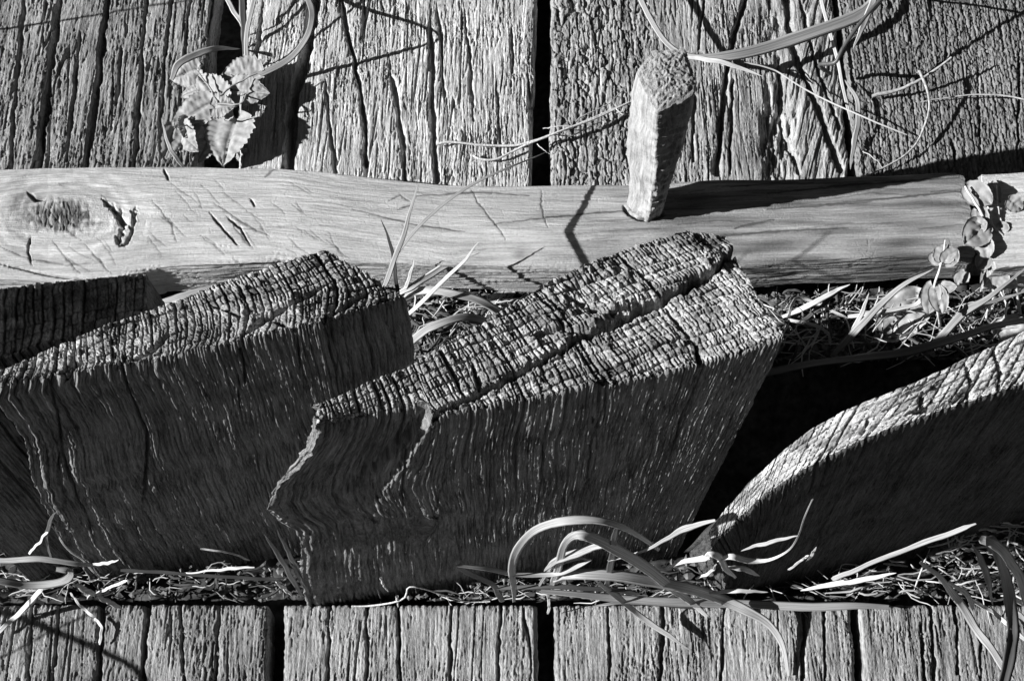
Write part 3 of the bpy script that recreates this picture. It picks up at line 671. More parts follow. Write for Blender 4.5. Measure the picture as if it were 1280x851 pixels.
# post 2, split in two
SPLIT = [(470, 566), (528, 536), (545, 517), (600, 490), (640, 468), (690, 442), (722, 420), (770, 400), (830, 372), (880, 345), (925, 312)]
def cap2(h, p, q, X, Y):
    qx = X + 7 * noise(X / 22, Y / 22, 600) + 5 * noise(X / 8, Y / 8, 601) + 3 * noise(X / 3, Y / 3, 602)
    yy = interp(SPLIT, qx)
    d = Y - yy
    wid = interp([(520, 9), (640, 10), (720, 9), (790, 14), (915, 9)], X)
    h = h - 22 * np.exp(-np.abs((d - 1) / (wid * .32)) ** 3) * sst(530, 545, X)
    h = h - 3.0 * sst(-2, 10, d) * sst(530, 560, X)                 # the front half stands a little lower
    h = h + 1.6 * np.exp(-((d + wid * 1.3) / 10) ** 2) * sst(700, 760, X)
    for k, (pts, w, dd) in enumerate([([(500, 500), (505, 520), (508, 545)], 3, 6), ([(590, 450), (600, 490)], 4, 6), ([(700, 365), (760, 395), (800, 380)], 4, 4), ([(870, 420), (880, 465), (884, 480)], 4, 6), ([(740, 480), (770, 470), (775, 500)], 3.5, 4), ([(660, 420), (700, 410), (740, 415)], 4, 4)]):
        h = crack(h, X, Y, pts, w, dd, (True, False), 610 + k)
    rough = sst(640, 700, X) * sst(830, 760, X) * sst(8, -12, d)
    return h + rough * 1.6 * noise(p / 4, q / 4, 620)
STEP = [(536, 480), (536, 528), (528, 548), (520, 560), (505, 580), (496, 596), (486, 606), (477, 622), (470, 646), (466, 660)]
def side2(r, A, d, X, Y, fr, s):
    jag = 5 * noise(X / 14, Y / 9, 630) + 4 * noise(X / 5, Y / 4, 631)
    xs = interp([(b, a) for a, b in STEP], Y) + jag * sst(535, 560, Y)
    k = sst(1.5, -1.5, X - xs) * fr
    dep = interp([(500, 8.5), (560, 7), (610, 5.0), (650, 3.0), (664, 0), (900, 0)], Y)
    r = r - k * dep * .35 * sst(500, 545, Y)
    # flaring lobes at the left end
    lob = fr * (1 - s) ** 5
    r = r + lob * (.35 * np.cos(A / .5 + 1.5 * noise(A / 9, d / 60, 633)) + .4 * np.cos(A / 1.3 + 2 * noise(A / 14, d / 90, 634)) + .25 * noise(A / 1.2, d / 6, 636)) * sst(10, 50, d)
    # layered, ragged left end
    lf = (1 - fr) * (s < .2)
    r = r + lf * (1.3 * np.cos(A / .75 + 2 * noise(A / 5, d / 40, 637)) + 1.6 * noise(A / 2.2, d / 18, 638) + 1.2 * noise(A / 4, d / 5, 639) + .7 * noise(A / 1.2, d / 2, 629))
    # swirl and ledge above the foot
    yl = 676 + (X - 470) * -.06 + 5 * noise(X / 40, Y / 40, 632)
    led = fr * sst(420, 440, X) * sst(700, 520, X)
    r = r + led * (-6.0 * np.exp(-((Y - yl + 10) / 12) ** 2) + 1.6 * sst(-4, 14, Y - yl) * sst(745, 690, Y))
    a, b, c = cells(X / 9, Y / 7, 634)
    crumb = np.exp(-((X - 468) / 26) ** 2 - ((Y - 656) / 9) ** 2)
    r = r + crumb * (4.5 * c - 1.5) * fr
    for kk, (p, w, dp) in enumerate([([(508, 540), (506, 590), (503, 640)], 2, 3), ([(560, 530), (556, 600), (540, 650)], 1.6, 1.6), ([(690, 500), (680, 560), (672, 640)], 1.8, 2), ([(760, 490), (738, 560), (730, 620)], 1.8, 2.2), ([(880, 470), (850, 540), (815, 600)], 1.8, 2), ([(620, 520), (612, 600), (606, 690)], 1.6, 1.6), ([(820, 480), (800, 540)], 1.6, 2)]):
        r = crack(r, X, Y, p, w * .7, dp, (True, True), 640 + kk)
    return r
def notch_mm(x): return interp([(395, 0), (430, 2), (456, 4.5), (510, 5.5), (532, 6), (537.5, 0), (2000, 0)], x) + .5 * noise(x / 5, x * 0, 650)
def notch_k(X, Y):
    xs = interp([(b, a) for a, b in STEP], Y) + (5 * noise(X / 14, Y / 9, 630) + 4 * noise(X / 5, Y / 4, 631)) * sst(535, 560, Y)
    return sst(1.5, -1.5, X - xs) * interp([(500, 1), (560, .85), (610, .6), (645, .35), (664, 0), (900, 0)], Y)
make_post('upright post split in two across its thick wedge-shaped top', on_plane([(395, 541, .256), (450, 537, 0), (538, 521, 0), (640, 502, 0), (760, 478, 0), (880, 452, 0), (983, 421, 0)], 10.1),
          [(396, 505, .261), (440, 488, .261), (510, 455, .262), (600, 405, .262), (690, 350, .262), (780, 312, .261), (860, 290, .260), (906, 294, .257)], 660, slant=-.28, ring=3.5, ray_=3.9, curve=.1, wq=1.7,
          left=[(0, 0), (14, -3), (28, -9), (46, -19), (64, -28), (84, -33), (105, -31), (125, -25), (150, -25), (180, -30), (230, -34), (300, -35)], left_k=4.5, capfeat=cap2, sidefeat=side2, deep=.12, rib=.45, ns=600, nw=140, right=14, notch=(notch_mm, notch_k))
# post 3, worn round at its left
cap3 = capcracks([([(1010, 560), (1060, 545), (1130, 520)], 3, 5), ([(1130, 520), (1190, 505), (1215, 480)], 4, 6), ([(1205, 450), (1215, 480), (1212, 505)], 3, 6), ([(930, 625), (985, 575), (1040, 540)], 2.5, 4), ([(1240, 430), (1250, 470), (1246, 495)], 3, 6), ([(1060, 512), (1120, 500), (1180, 470)], 2.5, 4), ([(1080, 545), (1086, 520)], 3, 5), ([(1150, 515), (1152, 488)], 3, 5)], 720)
def side3(r, A, d, X, Y, fr, s):
    return r
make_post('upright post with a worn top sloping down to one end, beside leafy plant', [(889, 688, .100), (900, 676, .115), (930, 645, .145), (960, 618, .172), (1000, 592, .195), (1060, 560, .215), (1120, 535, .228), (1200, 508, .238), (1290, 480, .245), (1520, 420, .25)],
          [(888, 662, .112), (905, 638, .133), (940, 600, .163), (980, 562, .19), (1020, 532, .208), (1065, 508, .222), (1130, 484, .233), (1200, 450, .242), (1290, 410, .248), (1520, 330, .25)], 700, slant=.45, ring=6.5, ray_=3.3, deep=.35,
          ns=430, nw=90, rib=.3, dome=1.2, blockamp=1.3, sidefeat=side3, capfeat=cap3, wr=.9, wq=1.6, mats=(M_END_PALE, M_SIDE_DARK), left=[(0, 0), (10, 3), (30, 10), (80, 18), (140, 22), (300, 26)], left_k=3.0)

# ------------------------------------------------------------------ grass, leaves and litter
def spline(P, n):
    P = np.asarray(P, float)
    Q = np.vstack([2 * P[0] - P[1], P, 2 * P[-1] - P[-2]]); m = len(P) - 1
    t = np.linspace(0, m, n); k = np.minimum(t.astype(int), m - 1); f = (t - k)[:, None]
    a, b, c, d = Q[k], Q[k + 1], Q[k + 2], Q[k + 3]
    return .5 * (2 * b + (c - a) * f + (2 * a - 5 * b + 4 * c - d) * f ** 2 + (3 * b - a - 3 * c + d) * f ** 3)
def w3(pts):
    P = np.array([atz(x, y, z / 1000) for x, y, z in pts])
    for k, (x, y, z) in enumerate(pts):     # grass in front of the posts stands clear of their faces
        if y > 600 and P[k][1] > -.171: P[k] = aty(x, y, -.171 - .00012 * min(z, 40))
    return P
_bs = [0]
def blade(parent, pts, wpx, mat=None, prof='taper', twist=0.0, fold=.13, n=34, world=None):
    """a grass blade: V-folded ribbon with thickness; pts = picture point + height in mm"""
    _bs[0] += 1
    C = spline(w3(pts) if world is None else world, n)
    t = np.linspace(0, 1, n)
    C = C + .0006 * np.stack([noise(t * 5, t * 0, _bs[0]), noise(t * 5, t * 0 + 3, _bs[0]), noise(t * 5, t * 0 + 7, _bs[0])], 1)
    T = np.gradient(C, axis=0); T /= np.linalg.norm(T, axis=1)[:, None]
    up = np.array([0, -.42, .9]); S = np.cross(T, up); S /= np.linalg.norm(S, axis=1)[:, None] + 1e-9
    N = np.cross(S, T)
    tw = (twist if not isinstance(twist, tuple) else twist[0] + (twist[1] - twist[0]) * t) + .25 * noise(t * 3, t * 0, _bs[0] + 5)
    tw = np.asarray(tw) * np.ones(n)
    S, N = S * np.cos(tw)[:, None] + N * np.sin(tw)[:, None], N * np.cos(tw)[:, None] - S * np.sin(tw)[:, None]
    if prof == 'taper': w = np.minimum(.55 + 1.6 * t, 1) * np.clip((1 - t) / .45, 0, 1) ** .7
    elif prof == 'lens': w = np.sin(np.pi * np.clip(t, .0, 1)) ** .7
    elif prof == 'even': w = np.clip(t / .03, .6, 1) * np.clip((1 - t) / .06, .35, 1)
    else: w = np.interp(t, np.linspace(0, 1, len(prof)), prof)
    w = w * (1 + .10 * noise(t * 11, t * 0, _bs[0] + 9) + .06 * noise(t * 30, t * 0, _bs[0] + 10))
    depth = (C - CAM) @ np.array([0, CY, -SY])
    hw = (wpx * .42 * w * depth / F_PX + .00008)[:, None]
    th = .00022
    us = (-1, -.55, 0, .55, 1)
    ring = [C + S * hw * u - N * hw * fold * (1 - abs(u)) + N * hw * .05 * (.55 if abs(u) == .55 else 0) for u in us]
    low = [C + S * hw * u - N * (hw * fold * (1 - abs(u)) + th) for u in (.55, 0, -.55)]
    V = np.stack(ring + low, 1); m = V.shape[1]
    i, j = np.meshgrid(np.arange(n - 1), np.arange(m), indexing='ij'); jn = (j + 1) % m
    q = np.stack([i * m + j, i * m + jn, (i + 1) * m + jn, (i + 1) * m + j], -1).reshape(-1, 4)
    ua = np.array(list(us) + [.55, 0, -.55])
    G = np.stack([np.broadcast_to(ua[None] * 4 + _bs[0] * 13, (n, m)), np.broadcast_to((t * 80)[:, None], (n, m)), np.zeros((n, m))], -1)
    return part('blade', parent, V.reshape(-1, 3), q, mat or M_GRASS, grain=G.reshape(-1, 3))
def tube(P, r, k=6):
    n = len(P); T = np.gradient(P, axis=0); T /= np.linalg.norm(T, axis=1)[:, None] + 1e-12
    S = np.cross(T, np.array([.1, -.42, .9])); S /= np.linalg.norm(S, axis=1)[:, None] + 1e-9; N = np.cross(S, T)
    a = np.arange(k) * 2 * np.pi / k
    V = P[:, None] + (S[:, None] * np.cos(a)[None, :, None] + N[:, None] * np.sin(a)[None, :, None]) * (np.asarray(r) * np.ones(n))[:, None, None]
    i, j = np.meshgrid(np.arange(n - 1), np.arange(k), indexing='ij'); jn = (j + 1) % k
    return V.reshape(-1, 3), np.stack([i * k + j, i * k + jn, (i + 1) * k + jn, (i + 1) * k + j], -1).reshape(-1, 4)
def stem(parent, pts, rmm, mat=None, name='stem', n=24, taper=.5, world=None):
    C = spline(w3(pts) if world is None else world, n); t = np.linspace(0, 1, n); _bs[0] += 1
    C = C + .0005 * np.stack([noise(t * 7, t * 0, _bs[0]), noise(t * 7, t * 0 + 3, _bs[0]), noise(t * 7, t * 0 + 7, _bs[0])], 1)
    r = rmm / 1000 * (1 - taper * t) * (1 + .2 * noise(t * 9, t * 0, _bs[0] + 1))
    V, q = tube(C, r)
    return part(name, parent, V, q, mat or M_STEM, grain=np.stack([V[:, 0] * 1000, V[:, 1] * 1000, V[:, 2] * 1000], 1))
def leaf(parent, base, tip, wpx, shape='nettle', curl=.15, fold=.25, roll=0.0, mat=None, seed=0, nu=44, nv=21):
    B, Tp = w3([base])[0], w3([tip])[0]
    ax = Tp - B; Ln = np.linalg.norm(ax); ax /= Ln
    up = np.array([-.15, -.3, .95]); S = np.cross(ax, up); S /= np.linalg.norm(S); N = np.cross(S, ax)
    S, N = S * math.cos(roll) + N * math.sin(roll), N * math.cos(roll) - S * math.sin(roll)
    t = np.linspace(0, 1, nu); v = np.linspace(-1, 1, nv)
    hw = wpx * .5 * DIST / F_PX
    if shape == 'nettle':
        w = np.interp(t, [0, .04, .15, .3, .45, .65, .82, .94, 1], [.18, .62, .95, 1.0, .93, .70, .42, .18, .02])
        teeth = 1 + .16 * ((t * 11) % 1 - .5) * (t < .97) * (t > .05)
    elif shape == 'heart':
        w = np.interp(t, [0, .05, .2, .45, .7, .88, 1], [.25, .6, .92, 1.0, .82, .5, .08]); teeth = 1
    else:
        w = np.sqrt(np.clip(1 - (2 * t - 1) ** 2, 0, 1)) * (1 + .05 * noise(t * 5, t * 0, seed)) + .03; teeth = 1
    w = w * teeth * (1 + .07 * noise(t * 7, t * 0, seed + 6) + .04 * noise(t * 19, t * 0, seed + 7))
    tt, vv = np.meshgrid(t, v, indexing='ij')
    back = (np.abs(vv) ** 1.5) * (.16 if shape != 'round' else .05) * (1 - tt) ** 3      # lobes reach back past the stalk
    along = tt - back
    out = vv * (w * hw)[:, None]
    hgt = hw * (fold * np.abs(vv) - .06) + Ln * curl * (-(tt - .45) ** 2 * 1.6) + hw * .10 * noise(tt * 3, vv * 2, seed + 1)
    if shape == 'nettle':
        vein = np.abs(((tt * 6.5 - np.abs(vv) * 1.1) % 1) - .5)
        hgt += hw * (.04 * (vein - .25) * 2 * sst(.05, .3, np.abs(vv)) + .02 * noise(tt * 20, vv * 9, seed + 2)) - hw * .12 * groove(vv, .09)
    else:
        vein = np.abs(((tt * 4.0 - np.abs(vv) * .9) % 1) - .5); hgt += hw * (.05 * noise(tt * 4, vv * 3, seed + 2) + .02 * noise(tt * 11, vv * 7, seed + 3) - .06 * groove(vein, .09)) - hw * .10 * groove(vv, .08)
    P = B + ax * (along * Ln)[..., None] + S * out[..., None] + N * hgt[..., None]
    top = P.reshape(-1, 3); bot = top - N * .00028
    q = np.concatenate([gridq(nu, nv), gridq(nu, nv, nu * nv, True)])
    lp = np.concatenate([np.arange(nv), np.arange(1, nu) * nv + nv - 1, (nu - 1) * nv + np.arange(nv - 2, -1, -1), np.arange(nu - 2, 0, -1) * nv]); nx = np.roll(lp, -1)
    q = np.concatenate([q, np.stack([lp, lp + nu * nv, nx + nu * nv, nx], 1)])
    return part('leaf', parent, np.concatenate([top, bot]), q, mat or M_LEAF)

def base_at(px, py, z): return tuple(float(a) for a in atz(px, py, z / 1000))
GR = 'grass tufts between posts and planks'
# --- nettle in the deck gap
nettle = thing('nettle_plant', base_at(275, 185, -30), 'small nettle with toothed quilted leaves growing in the deck gap above the beam', 'plant')
for k, a in enumerate([((322, 92, 22), (273, 96, 18), 40, .1), ((290, 112, 24), (336, 116, 26), 34, -.1), ((246, 86, 20), (212, 100, 14), 34, .2), ((277, 124, 22), (243, 92, 20), 34, .1),
                       ((262, 128, 22), (212, 160, 14), 36, .0), ((266, 133, 26), (294, 131, 28), 30, .2), ((292, 146, 24), (276, 206, 18), 52, -.15), ((218, 160, 16), (203, 205, 8), 26, .5), ((222, 160, 16), (246, 190, 12), 34, -.5), ((252, 112, 14), (224, 121, 10), 16, .1), ((300, 96, 16), (316, 78, 22), 22, -.3), ((262, 150, 10), (246, 140, 12), 20, .4), ((258, 178, 6), (246, 204, 4), 22, .3), ((236, 148, 20), (230, 172, 16), 20, .6), ((300, 190, 8), (312, 204, 4), 18, -.5)]):
    leaf(nettle, (a[0][0], a[0][1], a[0][2] - 9), (a[1][0], a[1][1], a[1][2] - 9), a[2] * 1.3, 'nettle', .2, .10, a[3], seed=20 + k)
for p in ([(275, 185, -30), (276, 150, -2), (272, 130, 8), (276, 120, 12)], [(276, 150, 5), (285, 150, 18), (292, 146, 24)], [(276, 150, 5), (240, 155, 10), (222, 160, 16)], [(272, 130, 18), (300, 130, 22), (308, 118, 22)], [(276, 120, 22), (290, 108, 22), (322, 92, 22)], [(272, 130, 18), (262, 110, 16), (246, 88, 20)]):
    stem(nettle, p, .8, M_LEAF)
# --- blades rising from the same gap
t1 = thing('grass_tuft', base_at(290, 90, -30), 'curving grass blades rising from the deck gap around the nettle', 'grass', GR)
blade(t1, [(270, 112, -6), (281, 107, 4), (305, 101, 8), (335, 89, 13), (364, 72, 19), (383, 47, 31), (390, 24, 42), (389, 10, 34), (384, -4, 14), (376, -30, 5)], 9, M_GRASSM, prof='even')
blade(t1, [(214, 100, 22), (222, 82, 24), (245, 68, 22), (275, 61, 16), (300, 61, 0)], 11, prof='taper')
blade(t1, [(311, 110, -20), (309, 75, 8), (309, 40, 20), (318, 0, 30), (326, -30, 36)], 7, prof='even')
blade(t1, [(309, 90, -20), (306, 50, 4), (304, 20, 14), (300, -30, 26)], 10, M_GRASSD, prof='even')
blade(t1, [(308, 60, -15), (303, 32, 8), (290, 10, 16), (274, -20, 26)], 7, M_STRAW, prof='even')
blade(t1, [(232, 214, 4), (220, 196, 14), (209, 178, 20), (202, 148, 24)], 6, prof='taper')
blade(t1, [(312, 120, -20), (306, 112, 6), (302, 124, 20), (300, 142, 22)], 5, M_STRAW)
# --- tuft behind the broad post
t2 = thing('grass_tuft', base_at(500, 400, -30), 'upright grass tuft between the broad post and the beam', 'grass', GR)
def shade_at(px, py, tx):                   # height at which a point over (px, py) throws its shadow to column tx of the beam
    lo_, hi_ = 35.0, 300.0
    for _ in range(40):
        z = (lo_ + hi_) / 2; P = atz(px, py, z / 1000) + np.array(LDIR) * ((z / 1000 - .036) / -LDIR.z)
        if proj(P)[0] < tx: lo_ = z
        else: hi_ = z
    return z
tall = [(484, 345), (500, 312), (535, 272), (580, 237), (640, 208)]
blade(t2, [(470, 400, 60)] + [(x, y, shade_at(x, y, tx)) for (x, y), tx in zip(tall, (714, 712, 706, 716, 720))] + [(684, 189, 24)], 8, prof='taper', twist=.8)
blade(t2, [(470, 380, 90), (484, 350, 120), (498, 312, 140), (511, 270, 155), (522, 230, 165)], 7, prof='taper')
blade(t2, [(499, 385, 90), (495, 350, 115), (489, 312, 130), (476, 274, 145)], 6, M_GRASSD)
blade(t2, [(500, 378, 5), (508, 357, 22), (514, 340, 32), (518, 323, 40)], 5, M_STRAW)
blade(t2, [(490, 372, 10), (512, 360, 20), (540, 343, 26), (572, 325, 30), (598, 316, 32)], 11, M_STRAW, prof='taper', twist=-.4)
blade(t2, [(500, 400, 0), (515, 388, 18), (550, 356, 34), (580, 326, 46), (599, 302, 54)], 6, M_STRAW)
blade(t2, [(495, 372, 0), (525, 363, 16), (565, 367, 20), (605, 378, 14), (640, 402, -4)], 12, prof='even')
blade(t2, [(500, 440, -5), (512, 428, 10), (540, 409, 22), (575, 397, 22), (606, 402, 10), (622, 415, -14)], 12, prof='even')
blade(t2, [(560, 440, -18), (590, 420, -8), (615, 405, -2), (630, 398, -4)], 7)
blade(t2, [(160, 400, -10), (195, 384, 4), (235, 369, 10), (290, 357, 8), (330, 356, 0)], 13, prof='even')
blade(t2, [(655, 400, 0), (680, 380, 10), (700, 376, 8), (720, 390, 0)], 8)
blade(t2, [(770, 380, -10), (745, 350, 10), (718, 338, 20), (690, 345, 14)], 14, M_LEAF, prof='lens')
# --- tuft leaning down over the peg
t3 = thing('grass_tuft', base_at(1090, -40, -10), 'arching grass with a broad blade reaching over towards the peg', 'grass', GR)
blade(t3, [(1130, -60, 0), (1105, -15, 10), (1078, 16, 14), (1020, 40, 18), (960, 59, 20), (905, 71, 22), (862, 71, 22), (835, 56, 22), (815, 28, 22), (790, -25, 20)], 19, prof=[.9, 1, 1, 1, .95, .7, .45, .4, .45, .45])
blade(t3, [(852, 71, 22), (876, 73, 24), (910, 80, 24), (952, 95, 20)], 8, M_STRAW, prof='lens')
blade(t3, [(1104, -30, 20), (1090, 5, 24), (1078, 35, 26), (1066, 62, 24)], 10, M_STRAW, prof='taper')
blade(t3, [(930, 78, 16), (960, 84, 14), (976, 92, 12), (1010, 114, 10), (1060, 138, 10), (1100, 156, 8), (1134, 169, 4)], 2.0, M_STRAW, prof='even')
blade(t3, [(1018, -30, 6), (1030, 15, 6), (1042, 55, 5), (1052, 100, 4), (1062, 150, 2)], 5, M_STRAW, prof='even')
blade(t3, [(1056, 100, 4), (1070, 122, 8), (1073, 150, 8), (1067, 185, 6), (1063, 212, 3)], 8, prof='lens')
blade(t3, [(1065, 205, 2), (1066, 190, 5), (1067, 175, 6), (1068, 165, 7)], 5, M_STRAW, prof='lens')
# --- grey dead stalks on the dark plank
st = thing('dead_stalk', base_at(1160, 120, 4), 'curled grey dead stalk lying on the dark plank', 'stalk')
stem(st, [(1150, 88, 20), (1158, 110, 17), (1161, 135, 12), (1152, 168, 8), (1132, 194, 5), (1100, 212, 4), (1078, 222, 3)], 1.0, M_TWIG)
stem(st, [(1300, 128, 12), (1262, 121, 10), (1225, 118, 8), (1180, 123, 4), (1150, 128, 3)], .7, M_TWIG)
stem(st, [(1090, 120, 5), (1120, 113, 8), (1150, 100, 12), (1190, 72, 20)], 1.4, M_TWIG)
stem(st, [(1076, 188, 2), (1090, 196, 4), (1106, 212, 3)], .5, M_TWIG)
# stalks that stand outside the picture's left edge or arch over: their shadows cross the deck
def cast(pts, h):                            # blade whose shadow falls along these deck points
    out = []
    for (x, y), hh in zip(pts, h):
        P = atz(x, y, 0); k = hh / 1000 / -LDIR.z; out.append(P - np.array(LDIR) * k)
    return np.array(out)
s1 = thing('grass_stalk', (float(atz(0, 60, 0)[0]) - .12, float(atz(0, 60, 0)[1]), 0), 'thin grass stalk standing on the deck beside the leftmost planks', 'stalk')
b0 = atz(-30, 64, 0); stem(s1, None, 1.3, M_STRAW, world=np.array([b0 + [-.11, -.006, 0], b0 + [-.11, -.006, .05], b0 + [-.11, -.006, .11], b0 + [-.108, -.006, .155]]), taper=.4)
s2 = thing('grass_tuft', tuple(cast([(-60, 800)], [0])[0]), 'long grass bending over the ends of the front planks', 'grass', GR)
blade(s2, None, 10, M_GRASS, prof='even', world=np.vstack([[cast([(-60, 800)], [0])[0]], cast([(-150, 740), (-60, 752), (0, 765), (70, 790), (130, 815), (172, 840), (190, 880)], [60, 100, 110, 112, 112, 110, 100])]))
blade(s2, None, 6, M_GRASS, prof='even', world=np.vstack([[cast([(-60, 800)], [0])[0]], cast([(-100, 850), (0, 820), (60, 790), (130, 757), (190, 735)], [70, 100, 108, 110, 108])]))
s3 = thing('grass_stalk', tuple(float(v) for v in atz(905, 60, 0)), 'dark stalks leaning over the dark plank', 'stalk')
stem(s3, None, 1.5, M_GRASSD, world=cast([(1075, 98), (1100, 93), (1150, 95), (1180, 78), (1230, 45), (1290, 10)], [12, 24, 34, 40, 48, 56]), taper=.2)
stem(s3, None, 1.0, M_GRASSD, world=cast([(1130, -5), (1180, 2), (1240, 10), (1300, 20)], [20, 26, 28, 30]), taper=.2)
# --- round-leaved plant at the beam's end
rp = thing('round_leaved_plant', base_at(1240, 400, -30), 'leggy plant with rounded leaves climbing past the end of the pegged beam', 'plant')
for k, a in enumerate([((1209, 234, 40), (1240, 254, 42), 26, 'heart'), ((1232, 280, 40), (1207, 304, 40), 30, 'heart'), ((1216, 284, 38), (1234, 278, 42), 18, 'round'), ((1176, 330, 36), (1166, 314, 34), 17, 'round'), ((1178, 326, 38), (1184, 304, 40), 22, 'round'), ((1180, 328, 38), (1198, 312, 42), 18, 'round'),
                       ((1166, 356, 28), (1160, 392, 24), 20, 'heart'), ((1170, 360, 28), (1178, 392, 26), 20, 'heart'), ((1170, 360, 26), (1196, 358, 30), 14, 'heart'), ((1250, 278, 36), (1256, 292, 34), 13, 'round'), ((1262, 284, 30), (1274, 300, 26), 16, 'round'), ((1240, 228, 34), (1250, 252, 38), 12, 'heart'), ((1262, 320, 26), (1284, 330, 24), 24, 'heart'), ((1236, 330, 20), (1228, 342, 16), 10, 'round'), ((1226, 298, 36), (1236, 322, 34), 20, 'heart'), ((1222, 262, 40), (1230, 284, 38), 18, 'heart'), ((1236, 318, 30), (1222, 336, 26), 18, 'heart'), ((1262, 250, 40), (1278, 262, 36), 18, 'heart'), ((1254, 340, 18), (1244, 360, 14), 18, 'heart'), ((1206, 340, 24), (1196, 356, 18), 16, 'heart')]):
    leaf(rp, a[0], a[1], a[2] * 1.25, 'heart' if k % 3 else a[3], .12, .05, .15 * math.sin(k * 2.1), seed=60 + k, nu=20, nv=11)
for p, r in (([(1240, 400, -30), (1243, 330, 20), (1231, 276, 38), (1218, 252, 42), (1206, 233, 42)], 1.3), ([(1276, 400, -20), (1271, 360, 8), (1266, 326, 24), (1256, 297, 32), (1242, 284, 36), (1235, 258, 40)], 1.2), ([(1256, 297, 32), (1248, 262, 36), (1246, 232, 36)], 1.0), ([(1231, 276, 36), (1238, 290, 34)], .9), ([(1176, 420, -25), (1172, 385, 10), (1168, 358, 27), (1176, 332, 36), (1182, 300, 42)], 1.1), ([(1232, 400, -10), (1238, 374, 4), (1236, 350, 10)], .9), ([(1248, 415, -20), (1258, 385, 4), (1250, 362, 12)], .9), ([(1176, 330, 36), (1170, 326, 35)], .6)):
    stem(rp, p, r, M_STEM)
# --- grass at the right behind the split post
t4 = thing('grass_tuft', base_at(1060, 440, -30), 'pale straight blades in the litter below the beam end', 'grass', GR)
blade(t4, [(1040, 446, -20), (1060, 424, -2), (1084, 399, 10), (1124, 360, 24), (1168, 336, 34)], 11, M_GRASS, prof='taper')
blade(t4, [(1050, 442, -20), (1068, 410, 0), (1080, 385, 8), (1086, 366, 14)], 7, M_STRAW, prof='taper')
blade(t4, [(1160, 440, -10), (1172, 426, 4), (1203, 393, 16), (1238, 370, 24), (1290, 330, 34)], 12, M_GRASS, prof='taper')
blade(t4, [(1203, 394, 16), (1240, 378, 14), (1290, 362, 14)], 6)
blade(t4, [(978, 396, -8), (1010, 383, 2), (1040, 366, 8), (1062, 356, 12)], 8, M_STRAW, prof='taper')
blade(t4, [(990, 412, -12), (1030, 380, 0), (1050, 362, 8)], 6, M_GRASSD)
blade(t4, [(1060, 396, -4), (1100, 390, 0), (1140, 382, 0), (1156, 372, 4)], 6, M_STRAW, prof='even')
blade(t4, [(940, 470, -10), (1010, 456, 4), (1080, 447, 16), (1140, 438, 22), (1200, 421, 30), (1250, 405, 38), (1300, 398, 44)], 19, M_GRASSD, prof='even', twist=1.0)  # the split post's shade is put into this blade's dark colour
blade(t4, [(985, 398, 6), (1000, 372, -2), (1060, 398, -8)], 4, M_STRAW, prof='even')
blade(t4, [(985, 400, -10), (1015, 405, -8), (1034, 416, -12), (1038, 432, -18)], 4.5, M_STRAW, prof='even')
# --- curled tuft in front of the split post
t5 = thing('grass_tuft', base_at(720, 745, -30), 'curled glossy grass tuft at the foot of the split post', 'grass', GR)
blade(t5, [(643, 752, 0), (642, 735, 16), (640, 710, 34), (648, 686, 48), (668, 664, 58), (700, 652, 60), (740, 650, 56), (775, 657, 44), (800, 671, 30), (824, 688, 8)], 13, prof=[.3, .6, .9, 1, 1, 1, .9, .7, .5, .4], twist=(-.3, .2))
blade(t5, [(684, 745, -10), (696, 715, 20), (704, 684, 36), (720, 669, 42), (742, 672, 42), (772, 686, 40), (805, 707, 36), (835, 730, 30), (862, 750, 22), (884, 770, 16)], 16, prof=[.4, .7, .8, .9, 1, 1, 1, .9, .6, .3])
blade(t5, [(680, 714, 16), (694, 702, 24), (718, 692, 30), (750, 682, 32), (765, 676, 30)], 13, prof='lens')
blade(t5, [(571, 707, 22), (605, 711, 22), (645, 717, 20), (690, 717, 18), (718, 709, 20), (738, 700, 22)], 8, prof=[.5, .8, .9, .9, 1, .3], twist=.4)
blade(t5, [(571, 707, 22), (590, 719, 14), (616, 731, 8), (624, 744, 2), (629, 752, -6)], 8, M_GRASSD, prof='even')
blade(t5, [(690, 726, 6), (716, 717, 20), (770, 719, 28), (820, 727, 30), (860, 735, 28), (900, 747, 24), (935, 763, 18), (962, 780, 12), (978, 805, 6), (985, 845, 2)], 17, prof=[.5, .9, 1, 1, 1, 1, .9, .7, .5, .2], twist=(.1, -.2))
blade(t5, [(676, 738, 8), (720, 742, 10), (780, 748, 12), (850, 752, 12), (930, 755, 12), (1010, 758, 11), (1070, 757, 10), (1112, 758, 6)], 13, prof=[.5, .7, .9, 1, 1, 1, .8, .5], twist=.15)
blade(t5, [(620, 735, 4), (680, 733, 8), (740, 735, 8), (800, 741, 6)], 7, M_GRASSD, prof='even')
blade(t5, [(748, 728, 14), (770, 744, 16), (800, 769, 14), (835, 793, 10), (862, 812, 6)], 9, M_GRASS, prof=[.6, 1, .9, .8, .1])
blade(t5, [(672, 735, 2), (690, 710, 12), (720, 698, 16), (738, 700, 18)], 6)
blade(t5, [(684, 740, 0), (687, 752, 4), (685, 768, 3)], 4, M_STRAW, prof='even')
blade(t5, [(758, 738, 4), (764, 700, 26), (768, 668, 38), (770, 655, 44)], 10, M_GRASSD)
blade(t5, [(760, 700, 20), (800, 690, 24), (830, 675, 28), (858, 660, 30), (893, 650, 30)], 11, prof=[.2, .3, .5, 1, .3])
blade(t5, [(740, 757, 6), (790, 752, 8), (840, 756, 8), (880, 762, 6)], 9, M_GRASSD, prof='lens')
